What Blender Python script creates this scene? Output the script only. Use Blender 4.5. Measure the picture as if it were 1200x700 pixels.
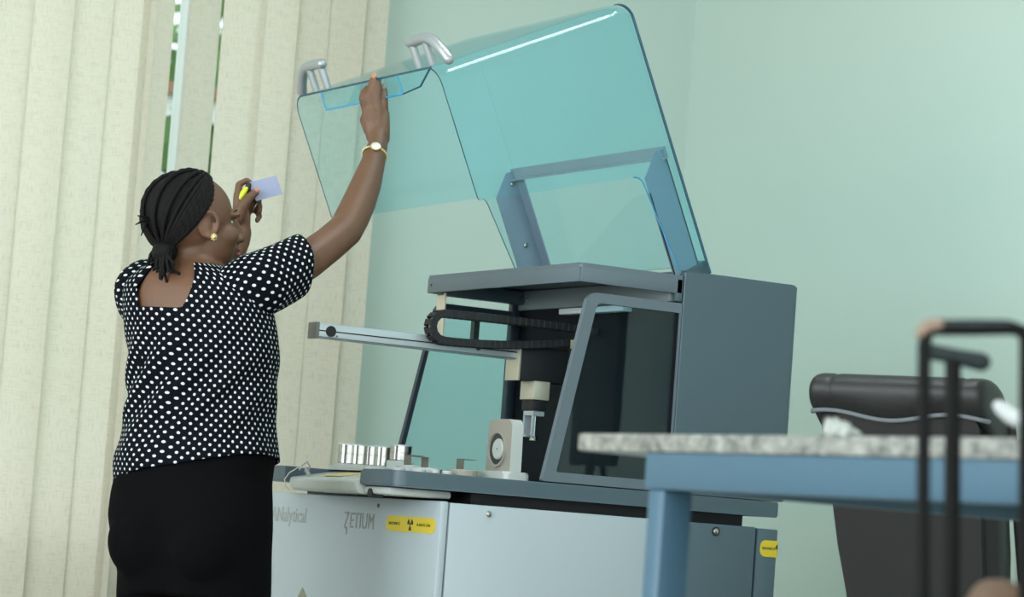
import bpy, bmesh, math, random
from mathutils import Vector, Matrix, Euler
import numpy as np

PI = math.pi
random.seed(7)
S = bpy.context.scene
COL = S.collection
for o in list(bpy.data.objects):
    bpy.data.objects.remove(o)

# ------------------------------------------------------------------ camera
cam_data = bpy.data.cameras.new('camera')
cam = bpy.data.objects.new('camera', cam_data)
COL.objects.link(cam)
YAW, PITCH, ROLL = math.radians(60.06), math.radians(4.8), math.radians(4.25)
_f = Vector((math.cos(YAW) * math.cos(PITCH), math.sin(YAW) * math.cos(PITCH), math.sin(PITCH)))
_r = Vector((math.sin(YAW), -math.cos(YAW), 0))
_u = _r.cross(_f)
_r2 = _r * math.cos(ROLL) + _u * math.sin(ROLL)
_u2 = -_r * math.sin(ROLL) + _u * math.cos(ROLL)
M3 = Matrix((_r2, _u2, -_f)).transposed()
cam.matrix_world = Matrix.Translation((-2.94867, -5.35969, 0.86592)) @ M3.to_4x4()
cam_data.sensor_width = 36.0
cam_data.lens = 36.0 * 3316 / 1200
cam_data.clip_end = 200
cam_data.dof.use_dof = True
cam_data.dof.focus_distance = 6.2
cam_data.dof.aperture_fstop = 5.6
S.camera = cam
S.cycles.transparent_max_bounces = 32

# ------------------------------------------------------------------ world (overcast daylight), lights, exposure
W = bpy.data.worlds.new('overcast_sky')
S.world = W
W.use_nodes = True
wn = W.node_tree.nodes
wn['Background'].inputs['Color'].default_value = (0.86, 0.95, 1.0, 1)
wn['Background'].inputs['Strength'].default_value = 1.3


def area(name, loc, rot, sx, sy, power, color):
    d = bpy.data.lights.new(name, 'AREA')
    d.shape = 'RECTANGLE'
    d.size, d.size_y = sx, sy
    d.energy = power
    d.color = color
    o = bpy.data.objects.new(name, d)
    o.location = loc
    o.rotation_euler = rot
    COL.objects.link(o)
    return o


# daylight entering through the large opening of the left wall
area('window_daylight', (-5.15, -2.6, 1.75), (0, -PI / 2, 0), 1.9, 7.0, 165, (0.95, 0.98, 1.0))
# plus fill from an unseen opening added behind the camera to balance it
area('rear_fill', (-1.8, -7.15, 1.75), (PI / 2, 0, 0), 5.6, 1.9, 60, (0.95, 0.98, 1.0))

S.view_settings.view_transform = 'Standard'
S.view_settings.look = 'None'
S.view_settings.gamma = 1.0
S.view_settings.use_curve_mapping = False
S.view_settings.exposure = 0.68


# ------------------------------------------------------------------ materials
def lin(c):
    return tuple(((x / 255) / 12.92 if x / 255 <= 0.04045 else ((x / 255 + 0.055) / 1.055) ** 2.4) for x in c)


def nt(m):
    m.use_nodes = True
    return m.node_tree, m.node_tree.nodes, m.node_tree.links


def mat(name, rgb, rough=0.5, metal=0.0, var=0.06, vscale=20.0, bump=0.0, bscale=200.0, spec=0.5, coat=0.0, stretch=None):
    """principled material with a slight procedural colour variation and relief"""
    m = bpy.data.materials.new(name)
    t, n, l = nt(m)
    p = n['Principled BSDF']
    c = lin(rgb)
    tc = n.new('ShaderNodeTexCoord')
    src = tc.outputs['Object']
    if stretch:
        mp = n.new('ShaderNodeMapping')
        mp.inputs['Scale'].default_value = stretch
        l.new(src, mp.inputs['Vector'])
        src = mp.outputs['Vector']
    nz = n.new('ShaderNodeTexNoise')
    nz.inputs['Scale'].default_value = vscale
    nz.inputs['Detail'].default_value = 3
    l.new(src, nz.inputs['Vector'])
    mx = n.new('ShaderNodeMix')
    mx.data_type = 'RGBA'
    mx.inputs['A'].default_value = tuple(x * (1 - var) for x in c) + (1,)
    mx.inputs['B'].default_value = tuple(min(1, x * (1 + var)) for x in c) + (1,)
    l.new(nz.outputs['Fac'], mx.inputs['Factor'])
    l.new(mx.outputs['Result'], p.inputs['Base Color'])
    p.inputs['Roughness'].default_value = rough
    p.inputs['Metallic'].default_value = metal
    p.inputs['Specular IOR Level'].default_value = spec
    p.inputs['Coat Weight'].default_value = coat
    if bump > 0:
        nb = n.new('ShaderNodeTexNoise')
        nb.inputs['Scale'].default_value = bscale
        nb.inputs['Detail'].default_value = 2
        l.new(src, nb.inputs['Vector'])
        b = n.new('ShaderNodeBump')
        b.inputs['Strength'].default_value = bump
        b.inputs['Distance'].default_value = 0.002
        l.new(nb.outputs['Fac'], b.inputs['Height'])
        l.new(b.outputs['Normal'], p.inputs['Normal'])
    return m


def acrylic(name, tint, refl=1.0, rough=0.015):
    """thin clear tinted sheet: tinted transmission plus a Fresnel reflection"""
    m = bpy.data.materials.new(name)
    t, n, l = nt(m)
    n.remove(n['Principled BSDF'])
    out = n['Material Output']
    tr = n.new('ShaderNodeBsdfTransparent')
    tr.inputs['Color'].default_value = tint + (1,)
    gl = n.new('ShaderNodeBsdfGlossy')
    gl.inputs['Roughness'].default_value = rough
    lw = n.new('ShaderNodeLayerWeight')          # Schlick reflectance, the same from both sides of the sheet
    lw.inputs['Blend'].default_value = 0.5
    pw = n.new('ShaderNodeMath')
    pw.operation = 'POWER'
    pw.inputs[1].default_value = 16.0
    l.new(lw.outputs['Facing'], pw.inputs[0])
    mu = n.new('ShaderNodeMath')
    mu.operation = 'MULTIPLY_ADD'
    mu.inputs[1].default_value = 0.8 * refl
    mu.inputs[2].default_value = 0.032 * refl
    l.new(pw.outputs[0], mu.inputs[0])
    mx = n.new('ShaderNodeMixShader')
    l.new(mu.outputs[0], mx.inputs['Fac'])
    l.new(tr.outputs[0], mx.inputs[1])
    l.new(gl.outputs[0], mx.inputs[2])
    l.new(mx.outputs[0], out.inputs['Surface'])
    return m


def slat_material():
    m = bpy.data.materials.new('woven_cream_slat')
    t, n, l = nt(m)
    n.remove(n['Principled BSDF'])
    out = n['Material Output']
    tc = n.new('ShaderNodeTexCoord')

    def dashes(scale):
        mp = n.new('ShaderNodeMapping')
        mp.inputs['Scale'].default_value = scale
        l.new(tc.outputs['UV'], mp.inputs['Vector'])
        nz = n.new('ShaderNodeTexNoise')
        nz.inputs['Scale'].default_value = 1.0
        nz.inputs['Detail'].default_value = 2.5
        l.new(mp.outputs['Vector'], nz.inputs['Vector'])
        r = n.new('ShaderNodeMapRange')
        r.inputs['From Min'].default_value = 0.34
        r.inputs['From Max'].default_value = 0.44
        l.new(nz.outputs['Fac'], r.inputs['Value'])
        return r.outputs[0]
    a = dashes((24, 400, 1))
    b = dashes((400, 30, 1))
    mn = n.new('ShaderNodeMath')
    mn.operation = 'MULTIPLY'
    l.new(a, mn.inputs[0])
    l.new(b, mn.inputs[1])
    mx = n.new('ShaderNodeMix')
    mx.data_type = 'RGBA'
    mx.inputs['A'].default_value = lin((212, 206, 191)) + (1,)
    mx.inputs['B'].default_value = lin((227, 221, 206)) + (1,)
    l.new(mn.outputs[0], mx.inputs['Factor'])
    d = n.new('ShaderNodeBsdfDiffuse')
    tl = n.new('ShaderNodeBsdfTranslucent')
    l.new(mx.outputs['Result'], d.inputs['Color'])
    l.new(mx.outputs['Result'], tl.inputs['Color'])
    ms = n.new('ShaderNodeMixShader')
    ms.inputs['Fac'].default_value = 0.42
    l.new(d.outputs[0], ms.inputs[1])
    l.new(tl.outputs[0], ms.inputs[2])
    l.new(ms.outputs[0], out.inputs['Surface'])
    return m


def dots_material():
    m = bpy.data.materials.new('polka_dot_cloth')
    t, n, l = nt(m)
    p = n['Principled BSDF']
    tc = n.new('ShaderNodeTexCoord')

    def dist(offset):
        mp = n.new('ShaderNodeMapping')
        mp.inputs['Scale'].default_value = (1 / 0.0206, 1 / 0.0206, 1)
        mp.inputs['Location'].default_value = (offset, offset, 0)
        l.new(tc.outputs['UV'], mp.inputs['Vector'])
        fr = n.new('ShaderNodeVectorMath')
        fr.operation = 'FRACTION'
        l.new(mp.outputs['Vector'], fr.inputs[0])
        sb = n.new('ShaderNodeVectorMath')
        sb.operation = 'SUBTRACT'
        sb.inputs[1].default_value = (0.5, 0.5, 0)
        l.new(fr.outputs[0], sb.inputs[0])
        ml = n.new('ShaderNodeVectorMath')
        ml.operation = 'MULTIPLY'
        ml.inputs[1].default_value = (1, 1, 0)
        l.new(sb.outputs[0], ml.inputs[0])
        ln = n.new('ShaderNodeVectorMath')
        ln.operation = 'LENGTH'
        l.new(ml.outputs[0], ln.inputs[0])
        return ln.outputs['Value']
    mn = n.new('ShaderNodeMath')
    mn.operation = 'MINIMUM'
    l.new(dist(0.0), mn.inputs[0])
    l.new(dist(0.5), mn.inputs[1])
    lt = n.new('ShaderNodeMapRange')
    lt.inputs['From Min'].default_value = 0.12
    lt.inputs['From Max'].default_value = 0.155
    lt.inputs['To Min'].default_value = 1.0
    lt.inputs['To Max'].default_value = 0.0
    l.new(mn.outputs[0], lt.inputs['Value'])
    mx = n.new('ShaderNodeMix')
    mx.data_type = 'RGBA'
    mx.inputs['A'].default_value = lin((8, 11, 18)) + (1,)
    mx.inputs['B'].default_value = lin((198, 208, 212)) + (1,)
    l.new(lt.outputs[0], mx.inputs['Factor'])
    l.new(mx.outputs['Result'], p.inputs['Base Color'])
    p.inputs['Roughness'].default_value = 0.75
    p.inputs['Specular IOR Level'].default_value = 0.06
    return m


def granite_material():
    m = bpy.data.materials.new('speckled_granite')
    t, n, l = nt(m)
    p = n['Principled BSDF']
    tc = n.new('ShaderNodeTexCoord')
    nz = n.new('ShaderNodeTexNoise')
    nz.inputs['Scale'].default_value = 70
    nz.inputs['Detail'].default_value = 4
    nz.inputs['Roughness'].default_value = 0.7
    l.new(tc.outputs['Object'], nz.inputs['Vector'])
    cr = n.new('ShaderNodeValToRGB')
    e = cr.color_ramp.elements
    e[0].position, e[0].color = 0.36, lin((66, 68, 68)) + (1,)
    e[1].position, e[1].color = 0.62, lin((146, 150, 147)) + (1,)
    x = cr.color_ramp.elements.new(0.46)
    x.color = lin((112, 115, 113)) + (1,)
    x = cr.color_ramp.elements.new(0.55)
    x.color = lin((126, 126, 121)) + (1,)
    l.new(nz.outputs['Fac'], cr.inputs['Fac'])
    l.new(cr.outputs['Color'], p.inputs['Base Color'])
    p.inputs['Roughness'].default_value = 0.3
    return m


M = {}
M['wall'] = mat('green_wall_paint', (184, 202, 194), 0.62, var=0.03, vscale=1.5, bump=0.05, bscale=90, spec=0.25)
M['ceiling'] = mat('white_ceiling_paint', (225, 228, 222), 0.8, var=0.02)
M['floor'] = mat('beige_floor_tile', (176, 172, 160), 0.35, var=0.06, vscale=3)
M['slat'] = slat_material()
M['white_frame'] = mat('white_window_frame', (226, 232, 232), 0.4, var=0.02)
M['glass'] = acrylic('window_glass', (0.97, 0.99, 0.98))
M['white_panel'] = mat('white_machine_enamel', (156, 169, 176), 0.34, var=0.015, vscale=4, bump=0.05, bscale=900)
M['grey_panel'] = mat('grey_machine_enamel', (66, 85, 95), 0.42, var=0.02, vscale=6, bump=0.08, bscale=900)
M['grey_light'] = mat('light_grey_machine_enamel', (86, 100, 109), 0.4, var=0.02, vscale=6, bump=0.08, bscale=900)
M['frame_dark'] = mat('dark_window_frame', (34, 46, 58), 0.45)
M['label_tan'] = mat('muted_yellow_label', (206, 186, 122), 0.5)
M['tube_white'] = mat('white_tube_plastic', (164, 170, 172), 0.5)
M['fascia'] = mat('pale_grey_fascia', (126, 136, 142), 0.45)
M['clip'] = mat('dull_metal_clip', (112, 112, 104), 0.45, 0.4)
M['black'] = mat('matt_black', (22, 23, 27), 0.6, var=0.1)
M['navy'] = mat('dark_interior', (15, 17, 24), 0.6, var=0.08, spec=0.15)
M['steel'] = mat('polished_steel', (170, 170, 165), 0.27, 1.0, var=0.03)
M['alu'] = mat('brushed_aluminium', (184, 194, 200), 0.38, 0.4, var=0.04, stretch=(4, 60, 60))
M['alu_cream'] = mat('anodised_plate', (202, 196, 178), 0.45, 0.35, var=0.04)
M['dark_metal'] = mat('dark_bracket', (64, 70, 72), 0.4, 0.5)
M['endcap'] = mat('grey_end_cap', (112, 112, 110), 0.5)
M['silver'] = mat('silver_handle', (158, 164, 168), 0.32, 0.5, var=0.02)
M['blue_arm'] = mat('blue_grey_arm', (112, 130, 144), 0.4, 0.1, var=0.03)
M['acrylic'] = acrylic('tinted_acrylic', (0.845, 0.972, 1.0))
M['acrylic_edge'] = mat('acrylic_cut_edge', (28, 74, 92), 0.15, var=0.1)
M['acrylic_blue'] = mat('acrylic_bright_edge', (60, 150, 196), 0.15, var=0.1)
M['pane'] = acrylic('side_window_acrylic', (0.80, 0.955, 0.985))
M['yellow'] = mat('yellow_sticker', (202, 182, 34), 0.45, var=0.03)
M['sticker_ink'] = mat('sticker_ink', (36, 36, 34), 0.6)
M['letter'] = mat('grey_lettering', (128, 134, 134), 0.5)
M['letter_pale'] = mat('pale_lettering', (150, 156, 150), 0.5)
M['olive'] = mat('olive_emblem', (120, 124, 108), 0.5)
M['plastic_white'] = mat('off_white_plastic', (176, 183, 180), 0.42, var=0.03)
M['plastic_tan'] = mat('tan_grey_plastic', (148, 146, 136), 0.5, var=0.03)
M['lamp_white'] = mat('lamp_cover', (190, 198, 202), 0.4)
M['skin'] = mat('brown_skin', (97, 68, 49), 0.52, var=0.10, vscale=14, bump=0.12, bscale=420, spec=0.45)
M['lip'] = mat('lip_skin', (120, 66, 60), 0.4)
M['nail'] = mat('orange_nail', (168, 112, 84), 0.3)
M['eye'] = mat('eye_white', (216, 210, 202), 0.2)
M['hair'] = mat('black_braided_hair', (8, 7, 7), 0.75, var=0.3, vscale=60, bump=0.5, bscale=300, spec=0.2)
M['dots'] = dots_material()
M['trouser'] = mat('black_trouser_cloth', (9, 9, 11), 0.9, var=0.15, vscale=8, bump=0.2, bscale=700, spec=0.05)
M['shoe'] = mat('black_shoe_leather', (20, 20, 20), 0.35)
M['gold'] = mat('pale_gold', (206, 190, 140), 0.28, 0.9)
M['watch_dial'] = mat('silver_dial', (176, 176, 170), 0.2, 0.3)
M['bead'] = mat('white_bead', (220, 220, 214), 0.3)
M['card'] = mat('lavender_card', (138, 146, 172), 0.6, var=0.02)
M['lime'] = mat('lime_plastic', (206, 226, 30), 0.4)
M['granite'] = granite_material()
M['table_blue'] = mat('blue_bench_paint', (52, 84, 104), 0.42, var=0.04, vscale=5)
M['tissue'] = mat('white_tissue', (160, 166, 162), 0.85)
M['leather'] = mat('black_chair_leather', (15, 17, 20), 0.48, var=0.12, vscale=10, bump=0.25, bscale=120)
M['chair_back'] = mat('charcoal_chair_shell', (13, 15, 18), 0.55, var=0.05)
M['piping'] = mat('grey_stitching', (96, 102, 108), 0.6)
M['trolley'] = mat('black_trolley_plastic', (7, 8, 8), 0.6, spec=0.12)
M['trolley_metal'] = mat('dark_trolley_tube', (30, 38, 40), 0.5, 0.0, spec=0.2)
M['tan_tag'] = mat('tan_rubber', (116, 98, 84), 0.6)
M['brown_bag'] = mat('brown_leather', (86, 66, 50), 0.7, var=0.25, vscale=30)
M['leaf'] = mat('garden_leaf', (96, 136, 74), 0.6, var=0.4, vscale=3)
M['coping'] = mat('brown_coping', (150, 108, 84), 0.7)
M['white_render'] = mat('white_rendered_wall', (226, 228, 224), 0.7)
M['grass'] = mat('garden_grass', (112, 146, 84), 0.8, var=0.3, vscale=4)
M['ceil_lamp'] = bpy.data.materials.new('ceiling_lamp_glow')
_t, _n, _l = nt(M['ceil_lamp'])
_n['Principled BSDF'].inputs['Emission Color'].default_value = (0.92, 0.98, 1, 1)
_n['Principled BSDF'].inputs['Emission Strength'].default_value = 16.0


# ------------------------------------------------------------------ mesh helpers
def link(o, parent=None):
    COL.objects.link(o)
    if parent is not None:
        o.parent = parent
        o.matrix_parent_inverse = Matrix.Translation(-root_loc(parent))
    return o


ROOT = {}


def root_loc(p):
    return ROOT.get(p.name, Vector((0, 0, 0)))


def thing(name, label, cat, loc=(0, 0, 0), group=None):
    o = bpy.data.objects.new(name, None)
    o.empty_display_size = 0.1
    o.location = loc
    COL.objects.link(o)
    ROOT[o.name] = Vector(loc)
    o['label'] = label
    o['category'] = cat
    if group:
        o['group'] = group
    return o


def tag(o, label, cat, group=None):
    o['label'] = label
    o['category'] = cat
    if group:
        o['group'] = group
    return o


def obj(name, bm, m, parent=None, smooth=None, kind=None):
    me = bpy.data.meshes.new(name)
    bmesh.ops.recalc_face_normals(bm, faces=bm.faces)
    bm.to_mesh(me)
    bm.free()
    for x in (m if isinstance(m, (list, tuple)) else [m]):
        me.materials.append(x)
    o = bpy.data.objects.new(name, me)
    if smooth is not None:
        me.polygons.foreach_set('use_smooth', [True] * len(me.polygons))
        if smooth < 180:
            try:
                me.set_sharp_from_angle(angle=math.radians(smooth))
            except Exception:
                pass
    if kind:
        o['kind'] = kind
    link(o, parent)
    return o


def add_box(bm, x0, x1, y0, y1, z0, z1, bevel=0.0, seg=2, rot=None, pivot=None, mi=0):
    v = [bm.verts.new((x, y, z)) for x in (x0, x1) for y in (y0, y1) for z in (z0, z1)]
    F = [(0, 1, 3, 2), (4, 6, 7, 5), (0, 4, 5, 1), (2, 3, 7, 6), (0, 2, 6, 4), (1, 5, 7, 3)]
    fs = [bm.faces.new([v[i] for i in f]) for f in F]
    for f in fs:
        f.material_index = mi
    if bevel > 0:
        r = bmesh.ops.bevel(bm, geom=list({e for f in fs for e in f.edges}), offset=bevel, segments=seg, affect='EDGES', profile=0.5)
        v = list(set(v) | set(r['verts']))
        v = [x for x in v if x.is_valid]
    if rot is not None:
        bmesh.ops.rotate(bm, verts=v, cent=pivot or ((x0 + x1) / 2, (y0 + y1) / 2, (z0 + z1) / 2), matrix=rot)
    return v


def box(name, x0, x1, y0, y1, z0, z1, m, parent=None, bevel=0.0, seg=2, rot=None, pivot=None, kind=None):
    bm = bmesh.new()
    add_box(bm, x0, x1, y0, y1, z0, z1, bevel, seg, rot, pivot)
    return obj(name, bm, m, parent, 40 if bevel else None, kind)


def add_prism(bm, poly, fn, a0, a1, mi=0):
    """extrude a 2-d polygon: fn(p, q, a) -> 3-d"""
    A = [bm.verts.new(fn(p, q, a0)) for p, q in poly]
    B = [bm.verts.new(fn(p, q, a1)) for p, q in poly]
    n = len(poly)
    fs = [bm.faces.new(A), bm.faces.new(B[::-1])]
    for i in range(n):
        fs.append(bm.faces.new([A[i], A[(i + 1) % n], B[(i + 1) % n], B[i]]))
    for f in fs:
        f.material_index = mi
    return A + B


def round_poly(poly, radii, seg=6):
    """round the corners of a 2-d polygon"""
    out = []
    n = len(poly)
    for i, p in enumerate(poly):
        r = radii[i] if isinstance(radii, (list, tuple)) else radii
        p = Vector(p)
        if r <= 0:
            out.append(tuple(p))
            continue
        a = (Vector(poly[i - 1]) - p).normalized()
        b = (Vector(poly[(i + 1) % n]) - p).normalized()
        ang = a.angle(b)
        t = r / math.tan(ang / 2)
        c = p + (a + b).normalized() * (r / math.sin(ang / 2))
        s, e = p + a * t, p + b * t
        a0 = math.atan2(s.y - c.y, s.x - c.x)
        a1 = math.atan2(e.y - c.y, e.x - c.x)
        d = (a1 - a0 + PI) % (2 * PI) - PI
        for k in range(seg + 1):
            q = a0 + d * k / seg
            out.append((c.x + r * math.cos(q), c.y + r * math.sin(q)))
    return out


def add_tube(bm, pts, radii, n=12, caps=True, dome=False, flat=1.0, mi=0, up=None):
    pts = [Vector(p) for p in pts]
    if not isinstance(radii, (list, tuple)):
        radii = [radii] * len(pts)
    if dome:   # hemispherical ends
        def ends(p, q, r):
            d = (p - q).normalized()
            return [(p + d * r * math.sin(a), r * math.cos(a)) for a in (0.5, 1.0, 1.35)]
        e0 = ends(pts[0], pts[1], radii[0])[::-1]
        e1 = ends(pts[-1], pts[-2], radii[-1])
        pts = [a for a, b in e0] + pts + [a for a, b in e1]
        radii = [b for a, b in e0] + list(radii) + [b for a, b in e1]
    rings = []
    ref = None
    for i, p in enumerate(pts):
        t = (pts[min(i + 1, len(pts) - 1)] - pts[max(i - 1, 0)]).normalized()
        if ref is None:
            ref = Vector(up) if up else (Vector((0, 0, 1)) if abs(t.z) < 0.9 else Vector((1, 0, 0)))
        u = (ref - t * ref.dot(t)).normalized()
        v = t.cross(u)
        ref = u
        rings.append([bm.verts.new(p + (u * math.cos(2 * PI * k / n) * flat + v * math.sin(2 * PI * k / n)) * radii[i]) for k in range(n)])
    for a, b in zip(rings, rings[1:]):
        for k in range(n):
            f = bm.faces.new([a[k], a[(k + 1) % n], b[(k + 1) % n], b[k]])
            f.material_index = mi
    if caps:
        for rg in (rings[0][::-1], rings[-1]):
            f = bm.faces.new(rg)
            f.material_index = mi
    return [v for r in rings for v in r]


def tube(name, pts, radii, m, parent=None, n=12, dome=False, flat=1.0, up=None):
    bm = bmesh.new()
    add_tube(bm, pts, radii, n, True, dome, flat, up=up)
    return obj(name, bm, m, parent, 50)


def add_cyl(bm, c, axis, r0, r1, h, n=24, mi=0):
    c = Vector(c)
    axis = Vector(axis).normalized()
    return add_tube(bm, [c, c + axis * h], [r0, r1], n, mi=mi)


def add_ell(bm, c, r, rot=None, seg=24, rings=14):
    m = Matrix.Translation(c) @ (rot.to_4x4() if rot else Matrix()) @ Matrix.Diagonal((r[0], r[1], r[2], 1))
    bmesh.ops.create_uvsphere(bm, u_segments=seg, v_segments=rings, radius=1.0, matrix=m)


def revolve(bm, prof, c, axis, n=32, mi=0):
    """lathe a (radius, height) profile around an axis"""
    c = Vector(c)
    t = Vector(axis).normalized()
    u = t.orthogonal().normalized()
    v = t.cross(u)
    rings = []
    for r, h in prof:
        rings.append([bm.verts.new(c + t * h + (u * math.cos(2 * PI * k / n) + v * math.sin(2 * PI * k / n)) * max(r, 1e-5)) for k in range(n)])
    for a, b in zip(rings, rings[1:]):
        for k in range(n):
            f = bm.faces.new([a[k], a[(k + 1) % n], b[(k + 1) % n], b[k]])
            f.material_index = mi
    for rg in (rings[0][::-1], rings[-1]):
        f = bm.faces.new(rg)
        f.material_index = mi


def remesh(bm, voxel, smooth_iter=4, factor=0.5):
    """union of overlapping closed shapes as one continuous skin"""
    me = bpy.data.meshes.new('tmp')
    bm.to_mesh(me)
    bm.free()
    o = bpy.data.objects.new('tmp', me)
    COL.objects.link(o)
    r = o.modifiers.new('r', 'REMESH')
    r.mode = 'VOXEL'
    r.voxel_size = voxel
    if smooth_iter:
        s = o.modifiers.new('s', 'SMOOTH')
        s.iterations = smooth_iter
        s.factor = factor
    dg = bpy.context.evaluated_depsgraph_get()
    me2 = bpy.data.meshes.new_from_object(o.evaluated_get(dg))
    bpy.data.objects.remove(o)
    bpy.data.meshes.remove(me)
    me2.polygons.foreach_set('use_smooth', [True] * len(me2.polygons))
    return me2


def mesh_obj(name, me, m, parent):
    me.name = name
    me.materials.clear()
    me.materials.append(m)
    o = bpy.data.objects.new(name, me)
    return link(o, parent)


def text(name, body, size, sx, m, parent, origin, right, up, extrude=0.0006, align='LEFT', spacing=1.0):
    cu = bpy.data.curves.new('t', 'FONT')
    cu.body = body
    cu.size = size
    cu.extrude = extrude
    cu.align_x = align
    cu.space_character = spacing
    o = bpy.data.objects.new('t', cu)
    COL.objects.link(o)
    dg = bpy.context.evaluated_depsgraph_get()
    me = bpy.data.meshes.new_from_object(o.evaluated_get(dg))
    bpy.data.objects.remove(o)
    right, up = Vector(right), Vector(up)
    nrm = right.cross(up)
    R = Matrix((right * sx, up, nrm)).transposed().to_4x4()
    me.transform(Matrix.Translation(origin) @ R)
    me.materials.clear()
    me.materials.append(m)
    me.name = name
    o = bpy.data.objects.new(name, me)
    return link(o, parent)


def structure(o):
    o['kind'] = 'structure'
    return o


# ------------------------------------------------------------------ room
RX, BY, CZ = 1.94, 2.10, 3.3
LX, FY = -5.2, -7.2
structure(box('floor', LX, RX, FY, BY, -0.1, 0, M['floor']))
structure(box('ceiling', LX, RX, FY, BY, CZ, CZ + 0.1, M['ceiling']))
structure(box('wall_right', RX, RX + 0.15, FY, BY + 0.15, 0, CZ, M['wall']))
bm = bmesh.new()
add_box(bm, LX, -4.6, FY - 0.15, FY, 0, CZ)
add_box(bm, 1.0, RX, FY - 0.15, FY, 0, CZ)
add_box(bm, -4.6, 1.0, FY - 0.15, FY, 0, 0.8)
add_box(bm, -4.6, 1.0, FY - 0.15, FY, 2.7, CZ)
structure(obj('wall_front', bm, M['wall']))  # opening added in this unseen wall for the rear fill light
WX0, WX1, WZ0, WZ1 = -2.6, 0.52, 0.8, 2.75
bm = bmesh.new()
add_box(bm, LX, WX0, BY, BY + 0.15, 0, CZ)
add_box(bm, WX1, RX, BY, BY + 0.15, 0, CZ)
add_box(bm, WX0, WX1, BY, BY + 0.15, 0, WZ0)
add_box(bm, WX0, WX1, BY, BY + 0.15, WZ1, CZ)
structure(obj('wall_back', bm, M['wall']))
bm = bmesh.new()
add_box(bm, LX - 0.15, LX, FY, -6.2, 0, CZ)
add_box(bm, LX - 0.15, LX, 1.0, BY + 0.15, 0, CZ)
add_box(bm, LX - 0.15, LX, -6.2, 1.0, 0, 0.8)
add_box(bm, LX - 0.15, LX, -6.2, 1.0, 2.7, CZ)
structure(obj('wall_left', bm, M['wall']))

# window behind the blind
win = bpy.data.objects.new('window_1', None)
win.location = (0, BY + 0.06, WZ0)
COL.objects.link(win)
ROOT[win.name] = Vector(win.location)
win['kind'] = 'structure'
bm = bmesh.new()
add_box(bm, WX0, WX1, BY + 0.02, BY + 0.08, WZ0, WZ0 + 0.05)
add_box(bm, WX0, WX1, BY + 0.02, BY + 0.08, WZ1 - 0.05, WZ1)
for x in (WX0, -1.35, WX1 - 0.05):
    add_box(bm, x, x + 0.05, BY + 0.02, BY + 0.08, WZ0 + 0.05, WZ1 - 0.05)
add_box(bm, 0.215, 0.236, BY + 0.02, BY + 0.08, WZ0 + 0.05, WZ1 - 0.05)
obj('frame', bm, M['white_frame'], win)
box('pane', WX0 + 0.05, WX1 - 0.05, BY + 0.045, BY + 0.051, WZ0 + 0.05, WZ1 - 0.05, M['glass'], win)

# ceiling lamps (fluorescent panels)
for i, (x, y) in enumerate([(-2.6, -4.6), (0.22, -0.45), (-3.0, -1.0)]):
    t = thing('ceiling_lamp', ['ceiling light panel nearest the camera', 'ceiling light panel above the analyser', 'ceiling light panel near the blind window'][i], 'lamp', (x, y, CZ - 0.05), 'ceiling light panels')
    box('lamp_housing', x - 0.62, x + 0.62, y - 0.17, y + 0.17, CZ - 0.05, CZ, M['white_frame'], t)
    box('diffuser', x - 0.6, x + 0.6, y - 0.11, y + 0.11, CZ - 0.058, CZ - 0.05, M['ceil_lamp'], t)

# vertical blind: every slat its own part
blind = thing('vertical_blind', 'cream woven vertical blind covering the window on the left', 'blind', (-0.6, 2.0, 2.9))
box('headrail', -2.75, 0.80, 1.965, 2.03, 2.84, 2.9, M['white_frame'], blind, 0.004)
ZB, ZT = 0.12, 2.84


def slat_mesh(width, ang, bow):
    bm = bmesh.new()
    uvl = bm.loops.layers.uv.new('UVMap')
    n = 8
    cols = []
    for i in range(n + 1):
        f = i / n - 0.5
        x, y = f * width, bow * (1 - 4 * f * f)
        X = x * math.cos(ang) - y * math.sin(ang)
        Yv = x * math.sin(ang) + y * math.cos(ang)
        cols.append([(bm.verts.new((X, Yv, z)), (f * width + 0.5, z)) for z in (ZB, 1.0, 1.9, ZT)])
    for a, b in zip(cols, cols[1:]):
        for k in range(3):
            q = [a[k], b[k], b[k + 1], a[k + 1]]
            f = bm.faces.new([v for v, _ in q])
            for lp, (_, uv) in zip(f.loops, q):
                lp[uvl].uv = uv
    return bm


slats = []
x = -0.418 - 0.113 * 19
while x < -0.43:
    slats.append((x + 0.057, 0.127, -0.12))
    x += 0.113
edges = [-0.418, -0.304, -0.186, -0.069]
for a, b in zip(edges, edges[1:]):
    slats.append(((a + b) / 2 + 0.002, 0.127, -0.13))
slats.append((0.000, 0.127, -0.16))
slats.append((0.078, 0.127, 0.42))        # twisted slat before the gap
slats.append((0.2165, 0.127, 0.42))       # twisted slat after the gap
for c in (0.341, 0.440, 0.545, 0.655, 0.735):
    slats.append((c, 0.127, -0.13 + 0.02 * random.random()))
for i, (cx, wd, ang) in enumerate(slats):
    bm = slat_mesh(wd, ang, -0.003)
    o = obj('slat', bm, M['slat'], blind, 180)
    o.matrix_parent_inverse = Matrix.Translation(-ROOT[blind.name])
    o.location = (cx, 2.0 + (0.004 if i % 2 else -0.004), 0)

# outside the window
gw = thing('garden_wall', 'low white wall with brown coping outside the window', 'wall', (2.4, 8.0, 0))
box('wall_body', -6, 9, 8.0, 8.2, 0, 2.99, M['white_render'], gw)
box('coping', -6, 9, 7.95, 8.25, 2.99, 3.05, M['coping'], gw)
structure(box('ground_outside', -12, 14, BY + 0.15, 22, -0.12, -0.02, M['grass']))


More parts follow.
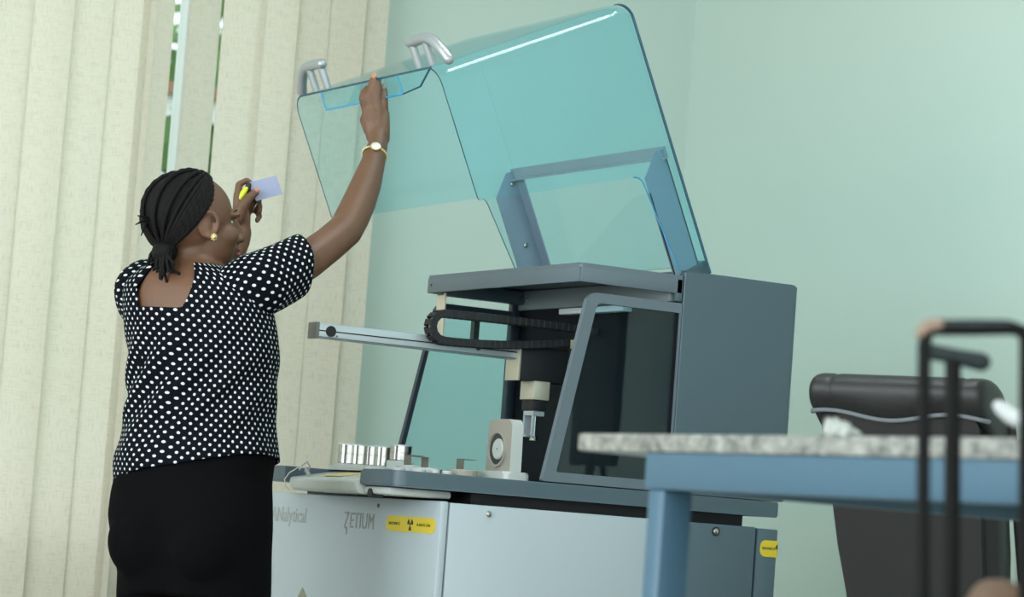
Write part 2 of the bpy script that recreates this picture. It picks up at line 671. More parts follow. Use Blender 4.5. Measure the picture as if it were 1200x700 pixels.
def leaf_mass(name, lo, hi, count, size, label, cat, loc):
    bm = bmesh.new()
    rnd = random.Random(count)
    for _ in range(count):
        c = Vector([rnd.uniform(a, b) for a, b in zip(lo, hi)])
        d = Vector((rnd.gauss(0, 1), rnd.gauss(0, 1), rnd.gauss(0, 1))).normalized()
        u = d.orthogonal().normalized() * size * rnd.uniform(0.6, 1.2)
        v = d.cross(u).normalized() * size * 0.55
        bm.faces.new([bm.verts.new(c - u), bm.verts.new(c + v), bm.verts.new(c + u), bm.verts.new(c - v)])
    t = thing(name, label, cat, loc)
    obj('foliage', bm, M['leaf'], t, kind='stuff')
    return t


t = leaf_mass('garden_tree', (0.2, 9.5, 3.0), (7.5, 12.5, 6.5), 1500, 0.16, 'leafy tree beyond the garden wall outside the window', 'tree', (3.5, 11, 0))
tube('trunk', [(3.5, 11, -0.02), (3.6, 11, 2.0), (3.5, 11.1, 4.5)], [0.2, 0.15, 0.08], M['coping'], t)
t = leaf_mass('garden_hedge', (-1.5, 5.6, 0.0), (6.0, 6.4, 2.58), 4200, 0.12, 'green hedge just outside the window', 'hedge', (2, 6, -0.02))

# ------------------------------------------------------------------ spectrometer
spec = thing('xray_spectrometer', 'large grey and white X-ray analyser with raised clear lid', 'machine', (0.42, 0.42, 0))
WB = 0.98      # width of the base along y
# base
box('base_body', 0.02, 0.88, 0.02, WB - 0.02, 0.06, 0.915, M['navy'], spec)
box('plinth', 0.06, 0.85, 0.06, WB - 0.06, 0, 0.06, M['black'], spec)
box('front_panel', 0.0, 0.02, 0.0, WB, 0.06, 0.931, M['white_panel'], spec, 0.004)
sp = box('side_panel', 0.0235, 0.634, 0.0, 0.02, 0.06, 0.929, M['white_panel'], spec, 0.004)
sp['label'] = 'white side panel'
g1 = box('side_panel', 0.639, 0.831, 0.0, 0.02, 0.06, 0.929, M['grey_panel'], spec, 0.004)
g1['label'] = 'dark grey side panel with a screw'
g2 = box('rear_panel', 0.836, 0.893, 0.0, 0.02, 0.06, 0.927, M['grey_panel'], spec, 0.004)
box('rear_cover', 0.88, 0.893, 0.02, WB, 0.06, 0.927, M['grey_panel'], spec, 0.003)


def screw(loc, axis, par, r=0.007):
    bm = bmesh.new()
    revolve(bm, [(r, 0), (r, 0.002), (r * 0.6, 0.0042), (r * 0.2, 0.0045)], loc, axis, 14)
    o = obj('screw', bm, M['steel'], par, 40)
    return o


screw((0.12, 0.0, 0.911), (0, -1, 0), sp)
screw((0.719, 0.0, 0.912), (0, -1, 0), g1)
bm = bmesh.new()
revolve(bm, [(0.011, 0), (0.011, 0.0012), (0.008, 0.0012)], (0.719, 0.0005, 0.912), (0, -1, 0), 18)
obj('screw_recess', bm, M['black'], g1)
# lock mark on the front
bm = bmesh.new()
revolve(bm, [(0.005, 0), (0.004, 0.002)], (0.0, 0.289, 0.913), (-1, 0, 0), 14)
obj('lock', bm, M['dark_metal'], spec, 40)

# lettering on the front panel (reads from left, i.e. towards -y)
R_, U_ = (0, -1, 0), (0, 0, 1)
text('maker_lettering', 'PANalytical', 0.050, 0.92, M['letter_pale'], spec, (-0.0004, 0.864, 0.862), R_, U_)
bm = bmesh.new()
zy = lambda p, q, a: (a, 0.452 - p, 0.858 + q)
for poly in ([(0, 0.037), (0.022, 0.037), (0.022, 0.032), (0, 0.032)],
             [(0.016, 0.034), (0.022, 0.034), (0.0065, 0.004), (0.0005, 0.004)],
             [(0.0005, 0.005), (0.016, 0.002), (0.018, -0.003), (0.0025, -0.001)],
             [(0.013, 0.001), (0.018, -0.001), (0.0165, -0.015), (0.0125, -0.015)]):
    add_prism(bm, poly, zy, -0.0008, 0.0002)
obj('emblem_letter', bm, M['letter'], spec)
text('model_lettering', 'ETIUM', 0.051, 0.80, M['letter'], spec, (-0.0004, 0.425, 0.859), R_, U_, spacing=1.08)
# olive emblem low on the front
bm = bmesh.new()
ez = lambda p, q, a: (a, 0.640 - p, 0.711 + q)
add_prism(bm, [(0, 0), (0.034, -0.028), (0.055, -0.10), (0.03, -0.10), (-0.015, -0.05), (-0.024, -0.026)], ez, -0.001, 0.0004)
obj('front_emblem', bm, M['olive'], spec)


def trefoil(bm, c, right, up, r, nrm, th):
    c, right, up, nrm = Vector(c), Vector(right), Vector(up), Vector(nrm)
    P = lambda x, y, a: c + right * x + up * y + nrm * a
    for k in range(3):
        a = math.radians(90 + 120 * k + 60)
        pts = []
        for j in range(7):
            q = a + math.radians(-30 + 10 * j)
            pts.append((r * math.cos(q), r * math.sin(q)))
        for j in range(3):
            q = a + math.radians(30 - 30 * j)
            pts.append((r * 0.3 * math.cos(q), r * 0.3 * math.sin(q)))
        add_prism(bm, pts, P, 0, th)
    add_prism(bm, [(r * 0.2 * math.cos(2 * PI * k / 12), r * 0.2 * math.sin(2 * PI * k / 12)) for k in range(12)], P, 0, th)


def sticker(c, right, nrm, w, h, par):
    """yellow radiation sticker, c is its centre"""
    c, right, nrm = Vector(c), Vector(right), Vector(nrm)
    up = Vector((0, 0, 1))
    bm = bmesh.new()
    P = lambda x, y, a: c + right * x + up * y + nrm * a
    add_prism(bm, round_poly([(-w / 2, -h / 2), (w / 2, -h / 2), (w / 2, h / 2), (-w / 2, h / 2)], h * 0.46, 6), P, 0, 0.0008)
    s = obj('warning_sticker', bm, M['yellow'], par)
    bm = bmesh.new()
    trefoil(bm, c + nrm * 0.0008, right, up, h * 0.40, nrm, 0.0005)
    obj('radiation_symbol', bm, M['sticker_ink'], s)
    text('sticker_text', 'RAYONS X', h * 0.26, 1.2, M['sticker_ink'], s, c - right * (w * 0.44) - up * h * 0.08 + nrm * 0.0012, right, up, 0.0003)
    text('sticker_text', 'X-RAYS ON', h * 0.26, 1.35, M['sticker_ink'], s, c + right * (w * 0.13) - up * h * 0.08 + nrm * 0.0012, right, up, 0.0003)
    return s


sticker((0.0, 0.131, 0.876), (0, -1, 0), (-1, 0, 0), 0.228, 0.034, spec)
# the second one wraps round the rear corner
bm = bmesh.new()
P2 = lambda x, y, a: (0.845 + x, -a, 0.882 + y)
add_prism(bm, round_poly([(0, -0.019), (0.0482, -0.019), (0.0482, 0.019), (0, 0.019)], [0.014, 0, 0, 0.014], 5), P2, 0.0, 0.0009)
add_box(bm, 0.8925, 0.8942, -0.0009, 0.12, 0.863, 0.901)
s2 = obj('warning_sticker', bm, M['yellow'], spec)
text('sticker_text', 'RAYONS X', 0.0085, 0.85, M['sticker_ink'], s2, (0.8505, -0.0012, 0.8795), (1, 0, 0), (0, 0, 1), 0.0003)
bm = bmesh.new()
trefoil(bm, (0.9005, -0.0009, 0.882), (1, 0, 0), (0, 0, 1), 0.0135, (0, -1, 0), 0.0004)
for v in bm.verts:
    if v.co.x > 0.8935:
        v.co.x = 0.8935
obj('radiation_symbol', bm, M['sticker_ink'], s2)

# recess between base and worktop
box('recess_core', 0.10, 0.825, 0.05, WB - 0.12, 0.929, 0.956, M['black'], spec)

# worktop with a notch at the front for the control console
poly = round_poly([(-0.115, 0.0), (0.893, 0.0), (0.893, 0.72), (-0.115, 0.72), (-0.115, 0.545), (0.06, 0.545), (0.06, 0.165), (-0.115, 0.165)],
                  [0.03, 0.01, 0.01, 0.03, 0.0, 0.02, 0.02, 0.0])
bm = bmesh.new()
add_prism(bm, poly, lambda p, q, a: (p, q, a), 0.9545, 0.990)
bmesh.ops.bevel(bm, geom=[e for e in bm.edges if abs(e.verts[0].co.z - e.verts[1].co.z) < 1e-6], offset=0.003, segments=2, affect='EDGES')
obj('worktop', bm, M['grey_panel'], spec, 40)

# control console lying in the notch (white, rounded front lip)
prof = round_poly([(0.05, 0.936), (-0.118, 0.936), (-0.127, 0.965), (0.05, 0.9935)], [0.004, 0.013, 0.008, 0.004])
bm = bmesh.new()
A = add_prism(bm, prof, lambda p, q, a: (p, a, q), 0.168, 0.548)
add_box(bm, -0.105, 0.05, 0.045, 0.1675, 0.936, 0.9535, 0.006)
for v in bm.verts:      # round the two ends in plan
    f = max(0, (v.co.y - 0.51) / 0.035)
    if v.co.x < -0.06 and f > 0:
        v.co.x += 0.022 * f
con = obj('control_console', bm, M['plastic_white'], spec, 35)
for y0, y1, x0, x1 in [(0.32, 0.42, -0.085, -0.015), (0.185, 0.245, -0.085, -0.015)]:
    bm = bmesh.new()
    zc = lambda x: 0.965 + (x + 0.127) * (0.0285 / 0.177) + 0.0004
    vs = [bm.verts.new((x, y, zc(x))) for x, y in ((x0, y0), (x1, y0), (x1, y1), (x0, y1))]
    f = bm.faces.new(vs)
    r = bmesh.ops.extrude_face_region(bm, geom=[f])
    for v in r['geom']:
        if isinstance(v, bmesh.types.BMVert):
            v.co.z += 0.0008
    obj('console_label', bm, M['label_tan'], con)
bm = bmesh.new()
add_cyl(bm, (-0.108, 0.13, 0.938), (1, 0, 0), 0.010, 0.010, 0.03, 16)
obj('console_latch', bm, M['black'], con, 40)

# analyser cabinet
poly = round_poly([(0.587, 0.0), (0.912, 0.0), (0.912, 0.72), (0.587, 0.72)], [0.004, 0.022, 0.022, 0.004])
bm = bmesh.new()
add_prism(bm, poly, lambda p, q, a: (p, q, a), 0.992, 1.497)
bmesh.ops.bevel(bm, geom=[e for e in bm.edges if e.verts[0].co.z > 1.49 and e.verts[1].co.z > 1.49], offset=0.004, segments=2, affect='EDGES')
obj('analyser_cabinet', bm, M['grey_panel'], spec, 40)
box('inner_wall', 0.572, 0.586, 0.004, 0.705, 0.992, 1.425, M['navy'], spec)
box('inner_fascia', 0.560, 0.586, 0.02, 0.70, 1.425, 1.4725, M['fascia'], spec, 0.002)
# corner posts
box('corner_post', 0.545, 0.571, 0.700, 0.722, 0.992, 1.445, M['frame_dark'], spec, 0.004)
box('corner_post', 0.566, 0.584, 0.0, 0.012, 1.425, 1.478, M['grey_panel'], spec, 0.003)
# roof: thin folded plate with lips
bm = bmesh.new()
poly = round_poly([(0.308, 0.0), (0.583, 0.0), (0.583, 0.718), (0.308, 0.718)], [0.008, 0.002, 0.002, 0.012])
add_prism(bm, poly, lambda p, q, a: (p, q, a), 1.4745, 1.485)
bmesh.ops.bevel(bm, geom=[e for e in bm.edges if e.verts[0].co.z > 1.48 and e.verts[1].co.z > 1.48], offset=0.006, segments=3, affect='EDGES')
add_box(bm, 0.308, 0.316, 0.006, 0.712, 1.4425, 1.4765, 0.002)
add_box(bm, 0.312, 0.583, 0.0, 0.008, 1.4425, 1.4765, 0.002)
add_box(bm, 0.312, 0.583, 0.710, 0.718, 1.4425, 1.4765, 0.002)
roof = obj('roof', bm, M['grey_light'], spec, 40)
bm = bmesh.new()
revolve(bm, [(0.0028, 0), (0.0026, 0.001)], (0.308, 0.692, 1.461), (-1, 0, 0), 10)
obj('rivet', bm, M['black'], roof)
box('roof_beam', 0.33, 0.566, 0.672, 0.70, 1.438, 1.47, M['grey_panel'], spec, 0.002)
for zz in (1.446, 1.456):
    screw((0.552, 0.671, zz), (0, -1, 0), roof, 0.0035)
    screw((0.560, 0.655, zz + 0.002), (-1, 0, 0), roof, 0.0035)
# light bar under the roof
box('light_bar', 0.49, 0.515, 0.10, 0.385, 1.398, 1.412, M['lamp_white'], spec, 0.002)


# side windows
def side_window(y0, y1, name, mt=None, bar=0.0):
    outer = round_poly([(0.249, 0.993), (0.335, 1.4215), (0.585, 1.4215), (0.585, 0.993)], [0.004, 0.028, 0.002, 0.002])
    inner = round_poly([(0.283 - bar, 1.015), (0.359 - bar, 1.399 + bar * 0.3), (0.580, 1.399 + bar * 0.3), (0.580, 1.015)], [0.004, 0.012, 0.002, 0.002])
    w = bmesh.new()
    n = 32

    # frame as one ring: sample both outlines by angle-free parametrisation
    def resample(p):
        out = []
        P = [Vector(q) for q in p] + [Vector(p[0])]
        L = [0]
        for a, b in zip(P, P[1:]):
            L.append(L[-1] + (b - a).length)
        return P, L
    fr = bmesh.new()
    o2 = [Vector(q) for q in outer]
    i2 = [Vector(q) for q in inner]
    assert len(o2) == len(i2)
    ov = [[fr.verts.new((p.x, y, p.y)) for p in o2] for y in (y0, y1)]
    iv = [[fr.verts.new((p.x, y, p.y)) for p in i2] for y in (y0, y1)]
    m = len(o2)
    for k in range(m):
        j = (k + 1) % m
        fr.faces.new([ov[0][k], ov[0][j], iv[0][j], iv[0][k]])
        fr.faces.new([ov[1][k], iv[1][k], iv[1][j], ov[1][j]])
        fr.faces.new([ov[0][k], ov[1][k], ov[1][j], ov[0][j]])
        fr.faces.new([iv[0][k], iv[0][j], iv[1][j], iv[1][k]])
    f = obj(name, fr, mt or M['grey_light'], spec, 40)
    pm = bmesh.new()
    ym = (y0 + y1) / 2
    add_prism(pm, inner, lambda p, q, a: (p, a, q), ym - 0.0015, ym + 0.0015)
    obj('window_pane', pm, M['pane'], f)
    return f


side_window(0.0, 0.014, 'side_window')
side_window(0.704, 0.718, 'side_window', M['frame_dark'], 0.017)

# gantry rail
gan = box('gantry_rail', -0.150, 0.37, 0.355, 0.395, 1.279, 1.3125, M['alu'], spec, 0.002)
box('rail_end_cap', -0.158, -0.150, 0.353, 0.397, 1.277, 1.314, M['endcap'], gan, 0.001)
box('rail_slot', -0.150, 0.37, 0.3535, 0.356, 1.294, 1.2968, M['black'], gan)
box('rail_groove', -0.150, 0.37, 0.3538, 0.356, 1.2805, 1.282, M['dark_metal'], gan)
bm = bmesh.new()
add_cyl(bm, (-0.121, 0.3555, 1.2955), (0, -1, 0), 0.0125, 0.0125, 0.0035, 24)
obj('rail_pulley', bm, M['black'], gan, 40)
bm = bmesh.new()
add_cyl(bm, (0.262, 0.3555, 1.2955), (0, -1, 0), 0.006, 0.006, 0.0035, 16)
obj('rail_stop', bm, M['dark_metal'], gan, 40)
screw((-0.105, 0.355, 1.286), (0, -1, 0), gan, 0.0022)
# carriage and lifting head
car = box('carriage', 0.372, 0.50, 0.345, 0.40, 1.232, 1.314, M['black'], spec, 0.002)
box('carriage_plate', 0.366, 0.373, 0.343, 0.402, 1.230, 1.316, M['alu_cream'], car, 0.001)
hd = box('lifting_head', 0.412, 0.455, 0.34, 0.405, 1.189, 1.233, M['alu_cream'], spec, 0.002)
hb = box('head_motor', 0.416, 0.452, 0.345, 0.40, 1.163, 1.190, M['black'], hd, 0.002)
bm = bmesh.new()
add_box(bm, 0.420, 0.450, 0.35, 0.395, 1.152, 1.164)
add_box(bm, 0.420, 0.450, 0.388, 0.395, 1.105, 1.153)
add_box(bm, 0.420, 0.426, 0.350, 0.357, 1.105, 1.153)
add_box(bm, 0.420, 0.444, 0.380, 0.395, 1.102, 1.108)
obj('gripper', bm, M['alu'], hd)
bm = bmesh.new()
add_cyl(bm, (0.435, 0.365, 1.10), (0, 0, 1), 0.004, 0.004, 0.06, 12)
add_cyl(bm, (0.435, 0.365, 1.094), (0, 0, 1), 0.011, 0.008, 0.01, 16)
obj('gripper_spindle', bm, M['steel'], hd, 40)
# support strips
box('support_strap', 0.333, 0.336, 0.662, 0.704, 1.305, 1.443, M['alu_cream'], spec)
bm = bmesh.new()
add_box(bm, 0.425, 0.440, 0.672, 0.690, 1.33, 1.395)
add_box(bm, 0.405, 0.45, 0.672, 0.690, 1.393, 1.397)
obj('support_bracket', bm, M['dark_metal'], spec)
box('rear_guide', 0.34, 0.572, 0.640, 0.656, 1.384, 1.392, M['alu'], spec)
box('chain_clip', 0.505, 0.520, 0.33, 0.345, 1.318, 1.338, M['alu_cream'], spec)

# cable chain: separate links along a loop
ch = bpy.data.objects.new('cable_chain', None)
ch.location = (0.3, 0.33, 1.338)
link(ch, spec)
ROOT[ch.name] = Vector(ch.location)
pathpts = []
for k in range(26):
    f = k / 25
    pathpts.append((0.56 - (0.56 - 0.150) * f, 1.3635 + 0.002 * math.sin(f * PI)))
for k in range(1, 12):
    a = PI / 2 + PI * k / 12
    pathpts.append((0.150 + 0.032 * math.cos(a), 1.3325 + 0.032 * math.sin(a)))
for k in range(26):
    f = k / 25
    pathpts.append((0.150 + 0.34 * f, 1.3005 + 0.030 * f * f))
# resample at even steps
P = [Vector(p) for p in pathpts]
step, acc, pts = 0.0165, 0.0, [P[0]]
for a, b in zip(P, P[1:]):
    seg = (b - a).length
    d = step - acc
    while d <= seg:
        pts.append(a + (b - a) * (d / seg))
        d += step
    acc = (acc + seg) % step if seg >= 0 else acc
    acc = seg - (d - step)
lm = None
for a, b in zip(pts, pts[1:]):
    c = (a + b) / 2
    t = (b - a)
    ang = math.atan2(t.y, t.x)
    if lm is None:
        bm = bmesh.new()
        add_box(bm, -0.0086, 0.0086, -0.016, -0.0125, -0.0095, 0.0095, 0.0015, 1)
        add_box(bm, -0.0086, 0.0086, 0.0125, 0.016, -0.0095, 0.0095, 0.0015, 1)
        add_box(bm, -0.0062, 0.0062, -0.0125, 0.0125, 0.0065, 0.009)
        add_box(bm, -0.0062, 0.0062, -0.0125, 0.0125, -0.009, -0.0065)
        o = obj('chain_link', bm, M['black'], ch)
        lm = o.data
    else:
        o = bpy.data.objects.new('chain_link', lm)
        COL.objects.link(o)
        o.parent = ch
    o.matrix_parent_inverse = Matrix.Identity(4)
    o.location = Vector((c.x, 0.33, c.y)) - ROOT[ch.name]
    o.rotation_euler = (0, -ang, 0)
# the chain's bare inner rib sheets show pale on the bend
tube('chain_hose', [(p.x, 0.33, p.y) for p in pts[::1]], 0.0045, M['endcap'], ch, 8)

# ---- lid: opened box of tinted acrylic, hinged at the cabinet top
HO = Vector((0.648, 0.0, 1.517))
tv = Vector((-0.42, 0.0, 0.9075)).normalized()      # along the top sheet, away from the hinge
fv = Vector((-0.9075, 0.0, -0.42)).normalized()     # along the front sheet, towards the handles
LW = 0.715
LP = lambda a, b, w: HO + tv * a + fv * b + Vector((0, w, 0))
LA, LB = 0.632, 0.524
lid_col = bmesh.new()
r1, r2 = 0.045, 0.03


def lid_shell():
    """top and front sheets with a rounded bend, rolled over into two flat side sheets"""
    bm = bmesh.new()
    R, r = 0.042, 0.046
    prof = [((0.0, 0.0), (0, -1)), ((0.2, 0.0), (0, -1)), ((0.4, 0.0), (0, -1))]
    for k in range(11):
        q = PI / 2 * k / 10
        prof.append(((LA - R + R * math.sin(q), R - R * math.cos(q)), (math.sin(q), -math.cos(q))))
    prof += [((LA, 0.2), (1, 0)), ((LA, 0.36), (1, 0)), ((LA, LB), (1, 0))]
    cross = []
    for k in range(8):                    # near roll
        q = PI / 2 * (1 - k / 7)
        cross.append((r - r * math.sin(q), r * (1 - math.cos(q))))
    cross += [(w_, d_) for w_, d_ in [(LW - a, b) for a, b in cross[::-1]]]
    rows = []
    NP = len(prof)
    for n_, ((a, b), (na, nb)) in enumerate(prof):
        k_ = min(1, max(0.08, (n_ - 4) / 9))         # the roll opens from the square top edge to the front sheet
        row = []
        for w_, d_ in cross:
            w2 = w_ * k_ if w_ < LW / 2 else LW - (LW - w_) * k_
            row.append(bm.verts.new(LP(a - na * d_ * k_, b - nb * d_ * k_, w2)))
        rows.append(row)
    for p, q in zip(rows, rows[1:]):
        for k in range(len(cross) - 1):
            bm.faces.new([p[k], q[k], q[k + 1], p[k + 1]])
    tail = round_poly([(LA, LB), (0.322, LB), (0.246, 0.105), (0.012, 0.078), (0, 0)], [0, 0.010, 0.024, 0.0, 0], 5)[1:-1]
    for ci, w_, flip in ((0, 0.0, False), (len(cross) - 1, LW, True)):
        vs = [row[ci] for row in rows] + [bm.verts.new(LP(a, b, w_)) for a, b in tail]
        bm.faces.new(vs[::-1] if not flip else vs)
    bm.normal_update()
    c = LP(LA / 2, LB / 2, LW / 2)
    bad = sum(1 for f in bm.faces if f.normal.dot(f.calc_center_median() - c) < 0)
    if bad > len(bm.faces) / 2:
        bmesh.ops.reverse_faces(bm, faces=bm.faces)
    return bm


bm = lid_shell()
me = bpy.data.meshes.new('lid')
bm.to_mesh(me)
bm.free()
lid = bpy.data.objects.new('lid', me)
link(lid, spec)
me.polygons.foreach_set('use_smooth', [True] * len(me.polygons))
me.set_sharp_from_angle(angle=math.radians(35))
me.materials.append(M['acrylic'])
me.materials.append(M['acrylic_edge'])
sd = lid.modifiers.new('thickness', 'SOLIDIFY')
sd.thickness = 0.005
sd.offset = -1
sd.use_rim = True
sd.material_offset_rim = 1
_m2 = bpy.data.meshes.new_from_object(lid.evaluated_get(bpy.context.evaluated_depsgraph_get()))
lid.modifiers.clear()
lid.data = _m2
_m2.name = 'lid'
_m2.polygons.foreach_set('use_smooth', [True] * len(_m2.polygons))
_m2.set_sharp_from_angle(angle=math.radians(35))
wn_ = lid.modifiers.new('flat_sheets', 'WEIGHTED_NORMAL')
wn_.weight = 100
wn_.keep_sharp = True
lid['label'] = 'raised blue tinted clear lid'

# dark cut edge of the top sheet, running round the bend
for w_ in (-0.001,):
    pts = [LP(-0.02, 0.002, w_), LP(0.3, 0.002, w_), LP(LA - 0.042, 0.002, w_)]
    for k in range(1, 9):
        q = PI / 2 * k / 8
        pts.append(LP(LA - 0.042 + 0.041 * math.sin(q), 0.043 - 0.041 * math.cos(q), w_))
    tube('lid_edge', pts, [0.0034] * 7 + [0.003, 0.0024, 0.0016, 0.0008], M['acrylic_edge'], lid, 8)

# the cut-out's bright edge beside the near arm
ce = [LP(a, b, 0.0025) for a, b in round_poly([(0.322, LB), (0.246, 0.105), (0.012, 0.078)], [0, 0.024, 0], 5)[1:]]
tube('lid_edge', ce, 0.0017, M['acrylic_blue'], lid, 6)

# metal arms and cross bar inside the lid
for nm, w0, sgn in (('near', 0.018, 1), ('far', LW - 0.018, -1)):
    bm = bmesh.new()
    F = lambda a, b, w: LP(a, b, w)
    prof = [(-0.03, 0.012), (0.285, 0.012), (0.285, 0.036), (0.236, 0.084), (-0.03, 0.084)]
    add_prism(bm, prof, F, w0, w0 + sgn * 0.003)
    add_prism(bm, [(-0.03, 0.012), (0.272, 0.012), (0.272, 0.015), (-0.03, 0.015)], F, w0, w0 + sgn * 0.038)
    add_prism(bm, [(-0.03, 0.081), (0.20, 0.081), (0.20, 0.084), (-0.03, 0.084)], F, w0, w0 + sgn * 0.006)
    arm = obj('lid_arm', bm, M['blue_arm'], spec)
    for a in (0.10, 0.255):
        bm = bmesh.new()
        c = LP(a, 0.045 if a < 0.2 else 0.03, w0 + sgn * 0.003)
        revolve(bm, [(0.006, 0), (0.006, 0.003), (0.002, 0.005)], c, (0, sgn, 0), 12)
        obj('bolt', bm, M['steel'], arm, 40)
    bm = bmesh.new()
    add_prism(bm, [(-0.045, -0.004), (0.01, -0.004), (0.002, 0.07), (-0.05, 0.07)], F, w0 - sgn * 0.004, w0 + sgn * 0.042)
    obj('hinge_block', bm, M['grey_panel'], spec)
bm = bmesh.new()
F = lambda a, b, w: LP(a, b, w)
add_prism(bm, [(0.262, 0.012), (0.290, 0.012), (0.290, 0.016), (0.266, 0.016), (0.266, 0.030), (0.262, 0.030)], F, 0.010, LW - 0.008)
obj('lid_cross_bar', bm, M['fascia'], spec)

# grip pocket at the lid's front edge
bm = bmesh.new()
a0, a1 = LA - 0.002, LA - 0.047
add_prism(bm, [(a0, LB - 0.003), (a1, LB - 0.003), (a1, LB + 0.001), (a0, LB + 0.001)], F, 0.185, 0.57)
pk = obj('grip_pocket', bm, M['acrylic'], spec)
bm = bmesh.new()
# short angled end and gussets
def quad_sheet(bm, q, th):
    q = [Vector(p) for p in q]
    nrm = (q[1] - q[0]).cross(q[3] - q[0]).normalized() * th
    A = [bm.verts.new(p) for p in q]
    B = [bm.verts.new(p + nrm) for p in q]
    bm.faces.new(A[::-1])
    bm.faces.new(B)
    for i in range(4):
        j = (i + 1) % 4
        bm.faces.new([A[i], A[j], B[j], B[i]])


quad_sheet(bm, [LP(a0, LB, 0.185), LP(a1, LB, 0.185), LP(a1 + 0.008, LB - 0.004, 0.105), LP(a0, LB - 0.004, 0.035)], 0.003)
obj('pocket_end', bm, M['acrylic'], pk)
bm = bmesh.new()
quad_sheet(bm, [LP(a0, LB - 0.004, 0.39), LP(a1, LB - 0.004, 0.47), LP(a1, LB - 0.06, 0.42), LP(a0, LB - 0.06, 0.36)], 0.003)
obj('pocket_gusset', bm, M['acrylic'], pk)
bm = bmesh.new()
add_tube(bm, [LP(a1, LB - 0.001, 0.185), LP(a1, LB - 0.001, 0.57)], 0.0026, 6)
add_tube(bm, [LP(a1, LB - 0.001, 0.57), LP(a0, LB - 0.001, 0.57)], 0.0018, 6)
add_tube(bm, [LP(a1, LB - 0.001, 0.185), LP(a0, LB - 0.001, 0.185)], 0.0014, 6)
obj('pocket_edge', bm, M['acrylic_blue'], pk)
bm = bmesh.new()
add_tube(bm, [LP(a1, LB - 0.001, 0.185), LP(a1 + 0.008, LB - 0.004, 0.105), LP(a0, LB - 0.004, 0.035)], 0.0022, 6)
obj('pocket_edge', bm, M['acrylic_edge'], pk)

# handles
for w0, s in ((0.025, 1), (LW - 0.025, -1)):
    bm = bmesh.new()
    pts = [LP(LA + 0.058, LB - 0.03, w0 + s * 0.112), LP(LA + 0.060, LB - 0.03, w0 + s * 0.085), LP(LA + 0.060, LB - 0.03, w0 + s * 0.045)]
    for k in range(1, 7):
        q = k / 6
        pts.append(LP(LA + 0.060 - 0.056 * q ** 2.2, LB - 0.03, w0 + s * (0.045 - 0.075 * q)))
    add_tube(bm, pts, [0.0125] * len(pts), 14, dome=True)
    h = obj('lid_handle', bm, M['silver'], spec, 60)
    for q in (0.105, 0.045):
        tube('handle_post', [LP(LA - 0.0005, LB - 0.03, w0 + s * q), LP(LA + 0.058, LB - 0.03, w0 + s * q)], 0.0092, M['silver'], h, 12)

# ------------------------------------------------------------------ things on the worktop
WT = 0.990


def cup_proto(tall):
    h = 0.046 if tall else 0.036
    t = thing('sample_cup', '', 'cup', (0, 0, 0), 'steel sample cups on the worktop')
    bm = bmesh.new()
    revolve(bm, [(0.0235, 0), (0.0245, 0.001), (0.0245, h * 0.46), (0.0235, h * 0.47), (0.0235, h * 0.52), (0.0247, h * 0.53), (0.0247, h), (0.0215, h), (0.0215, 0.006)], (0, 0, 0), (0, 0, 1), 32)
    obj('cup_body', bm, M['steel'], t, 40)
    bm = bmesh.new()
    revolve(bm, [(0.0252, h - 0.003), (0.0256, h - 0.0015), (0.0252, h), (0.0215, h), (0.0215, h - 0.003)], (0, 0, 0), (0, 0, 1), 32)
    obj('cup_rim', bm, M['alu'], t, 40)
    return t


def copy_thing(o, loc, label):
    c = o.copy()
    COL.objects.link(c)
    c.location = loc
    c['label'] = label
    for ch_ in list(o.children):
        d = ch_.copy()
        COL.objects.link(d)
        d.parent = c
    return c


# white tray with round seats that carries the cups
bm = bmesh.new()
poly = round_poly([(-0.005, 0.36), (0.165, 0.36), (0.165, 0.56), (-0.005, 0.56)], 0.02)
add_prism(bm, poly, lambda p, q, a: (p, q, a), WT, WT + 0.010)
tray = obj('sample_tray', bm, M['plastic_white'], spec, 40)
cup_spots = [(405, 0.027, 0.52), (419, 0.048, 0.50), (433, 0.074, 0.49), (447, 0.090, 0.46)]
bm = bmesh.new()
for _, u, v in cup_spots:
    revolve(bm, [(0.027, 0), (0.027, 0.006), (0.019, 0.006), (0.019, 0.0)], (u + 0.004, v, WT + 0.010), (0, 0, 1), 24)
obj('tray_seat', bm, M['plastic_white'], tray, 40)
tall = cup_proto(True)
labs = ['steel sample cup farthest left in the row by the console', 'second steel sample cup from the left end of the row',
        'third steel sample cup from the left end of the row', 'fourth steel sample cup in the row, beside the shorter cup']
for i, (_, u, v) in enumerate(cup_spots):
    loc = (u + 0.004, v, WT + 0.016)
    if i == 0:
        tall.location = loc
        tall['label'] = labs[0]
    else:
        copy_thing(tall, loc, labs[i])
low = cup_proto(False)
low.location = (0.094, 0.38, WT + 0.030)
low['label'] = 'shorter steel sample cup at the right end of the row'
bm = bmesh.new()
revolve(bm, [(0.031, 0), (0.031, 0.026), (0.029, 0.029), (0.0, 0.030)], (0.094, 0.38, WT), (0, 0, 1), 28)
obj('cup_pedestal', bm, M['plastic_white'], spec, 40)


def holder(u, v, r, h, tabdir, label, m):
    t = thing('sample_holder', label, 'holder', (u, v, WT), 'low sample holders with bent clips')
    bm = bmesh.new()
    revolve(bm, [(r, 0), (r, h - 0.002), (r - 0.002, h), (r * 0.7, h), (r * 0.7, h - 0.003), (0, h - 0.003)], (u, v, WT), (0, 0, 1), 30)
    obj('holder_base', bm, m, t, 40)
    bm = bmesh.new()
    x0 = u - 0.006
    add_box(bm, x0, x0 + 0.0015, v - 0.012, v + 0.020, WT + h - 0.004, WT + h + 0.023)
    add_box(bm, min(x0, x0 + tabdir * 0.034), max(x0 + 0.0015, x0 + tabdir * 0.034), v - 0.012, v + 0.020, WT + h + 0.0225, WT + h + 0.024)
    obj('clip', bm, M['clip'], t)
    return t


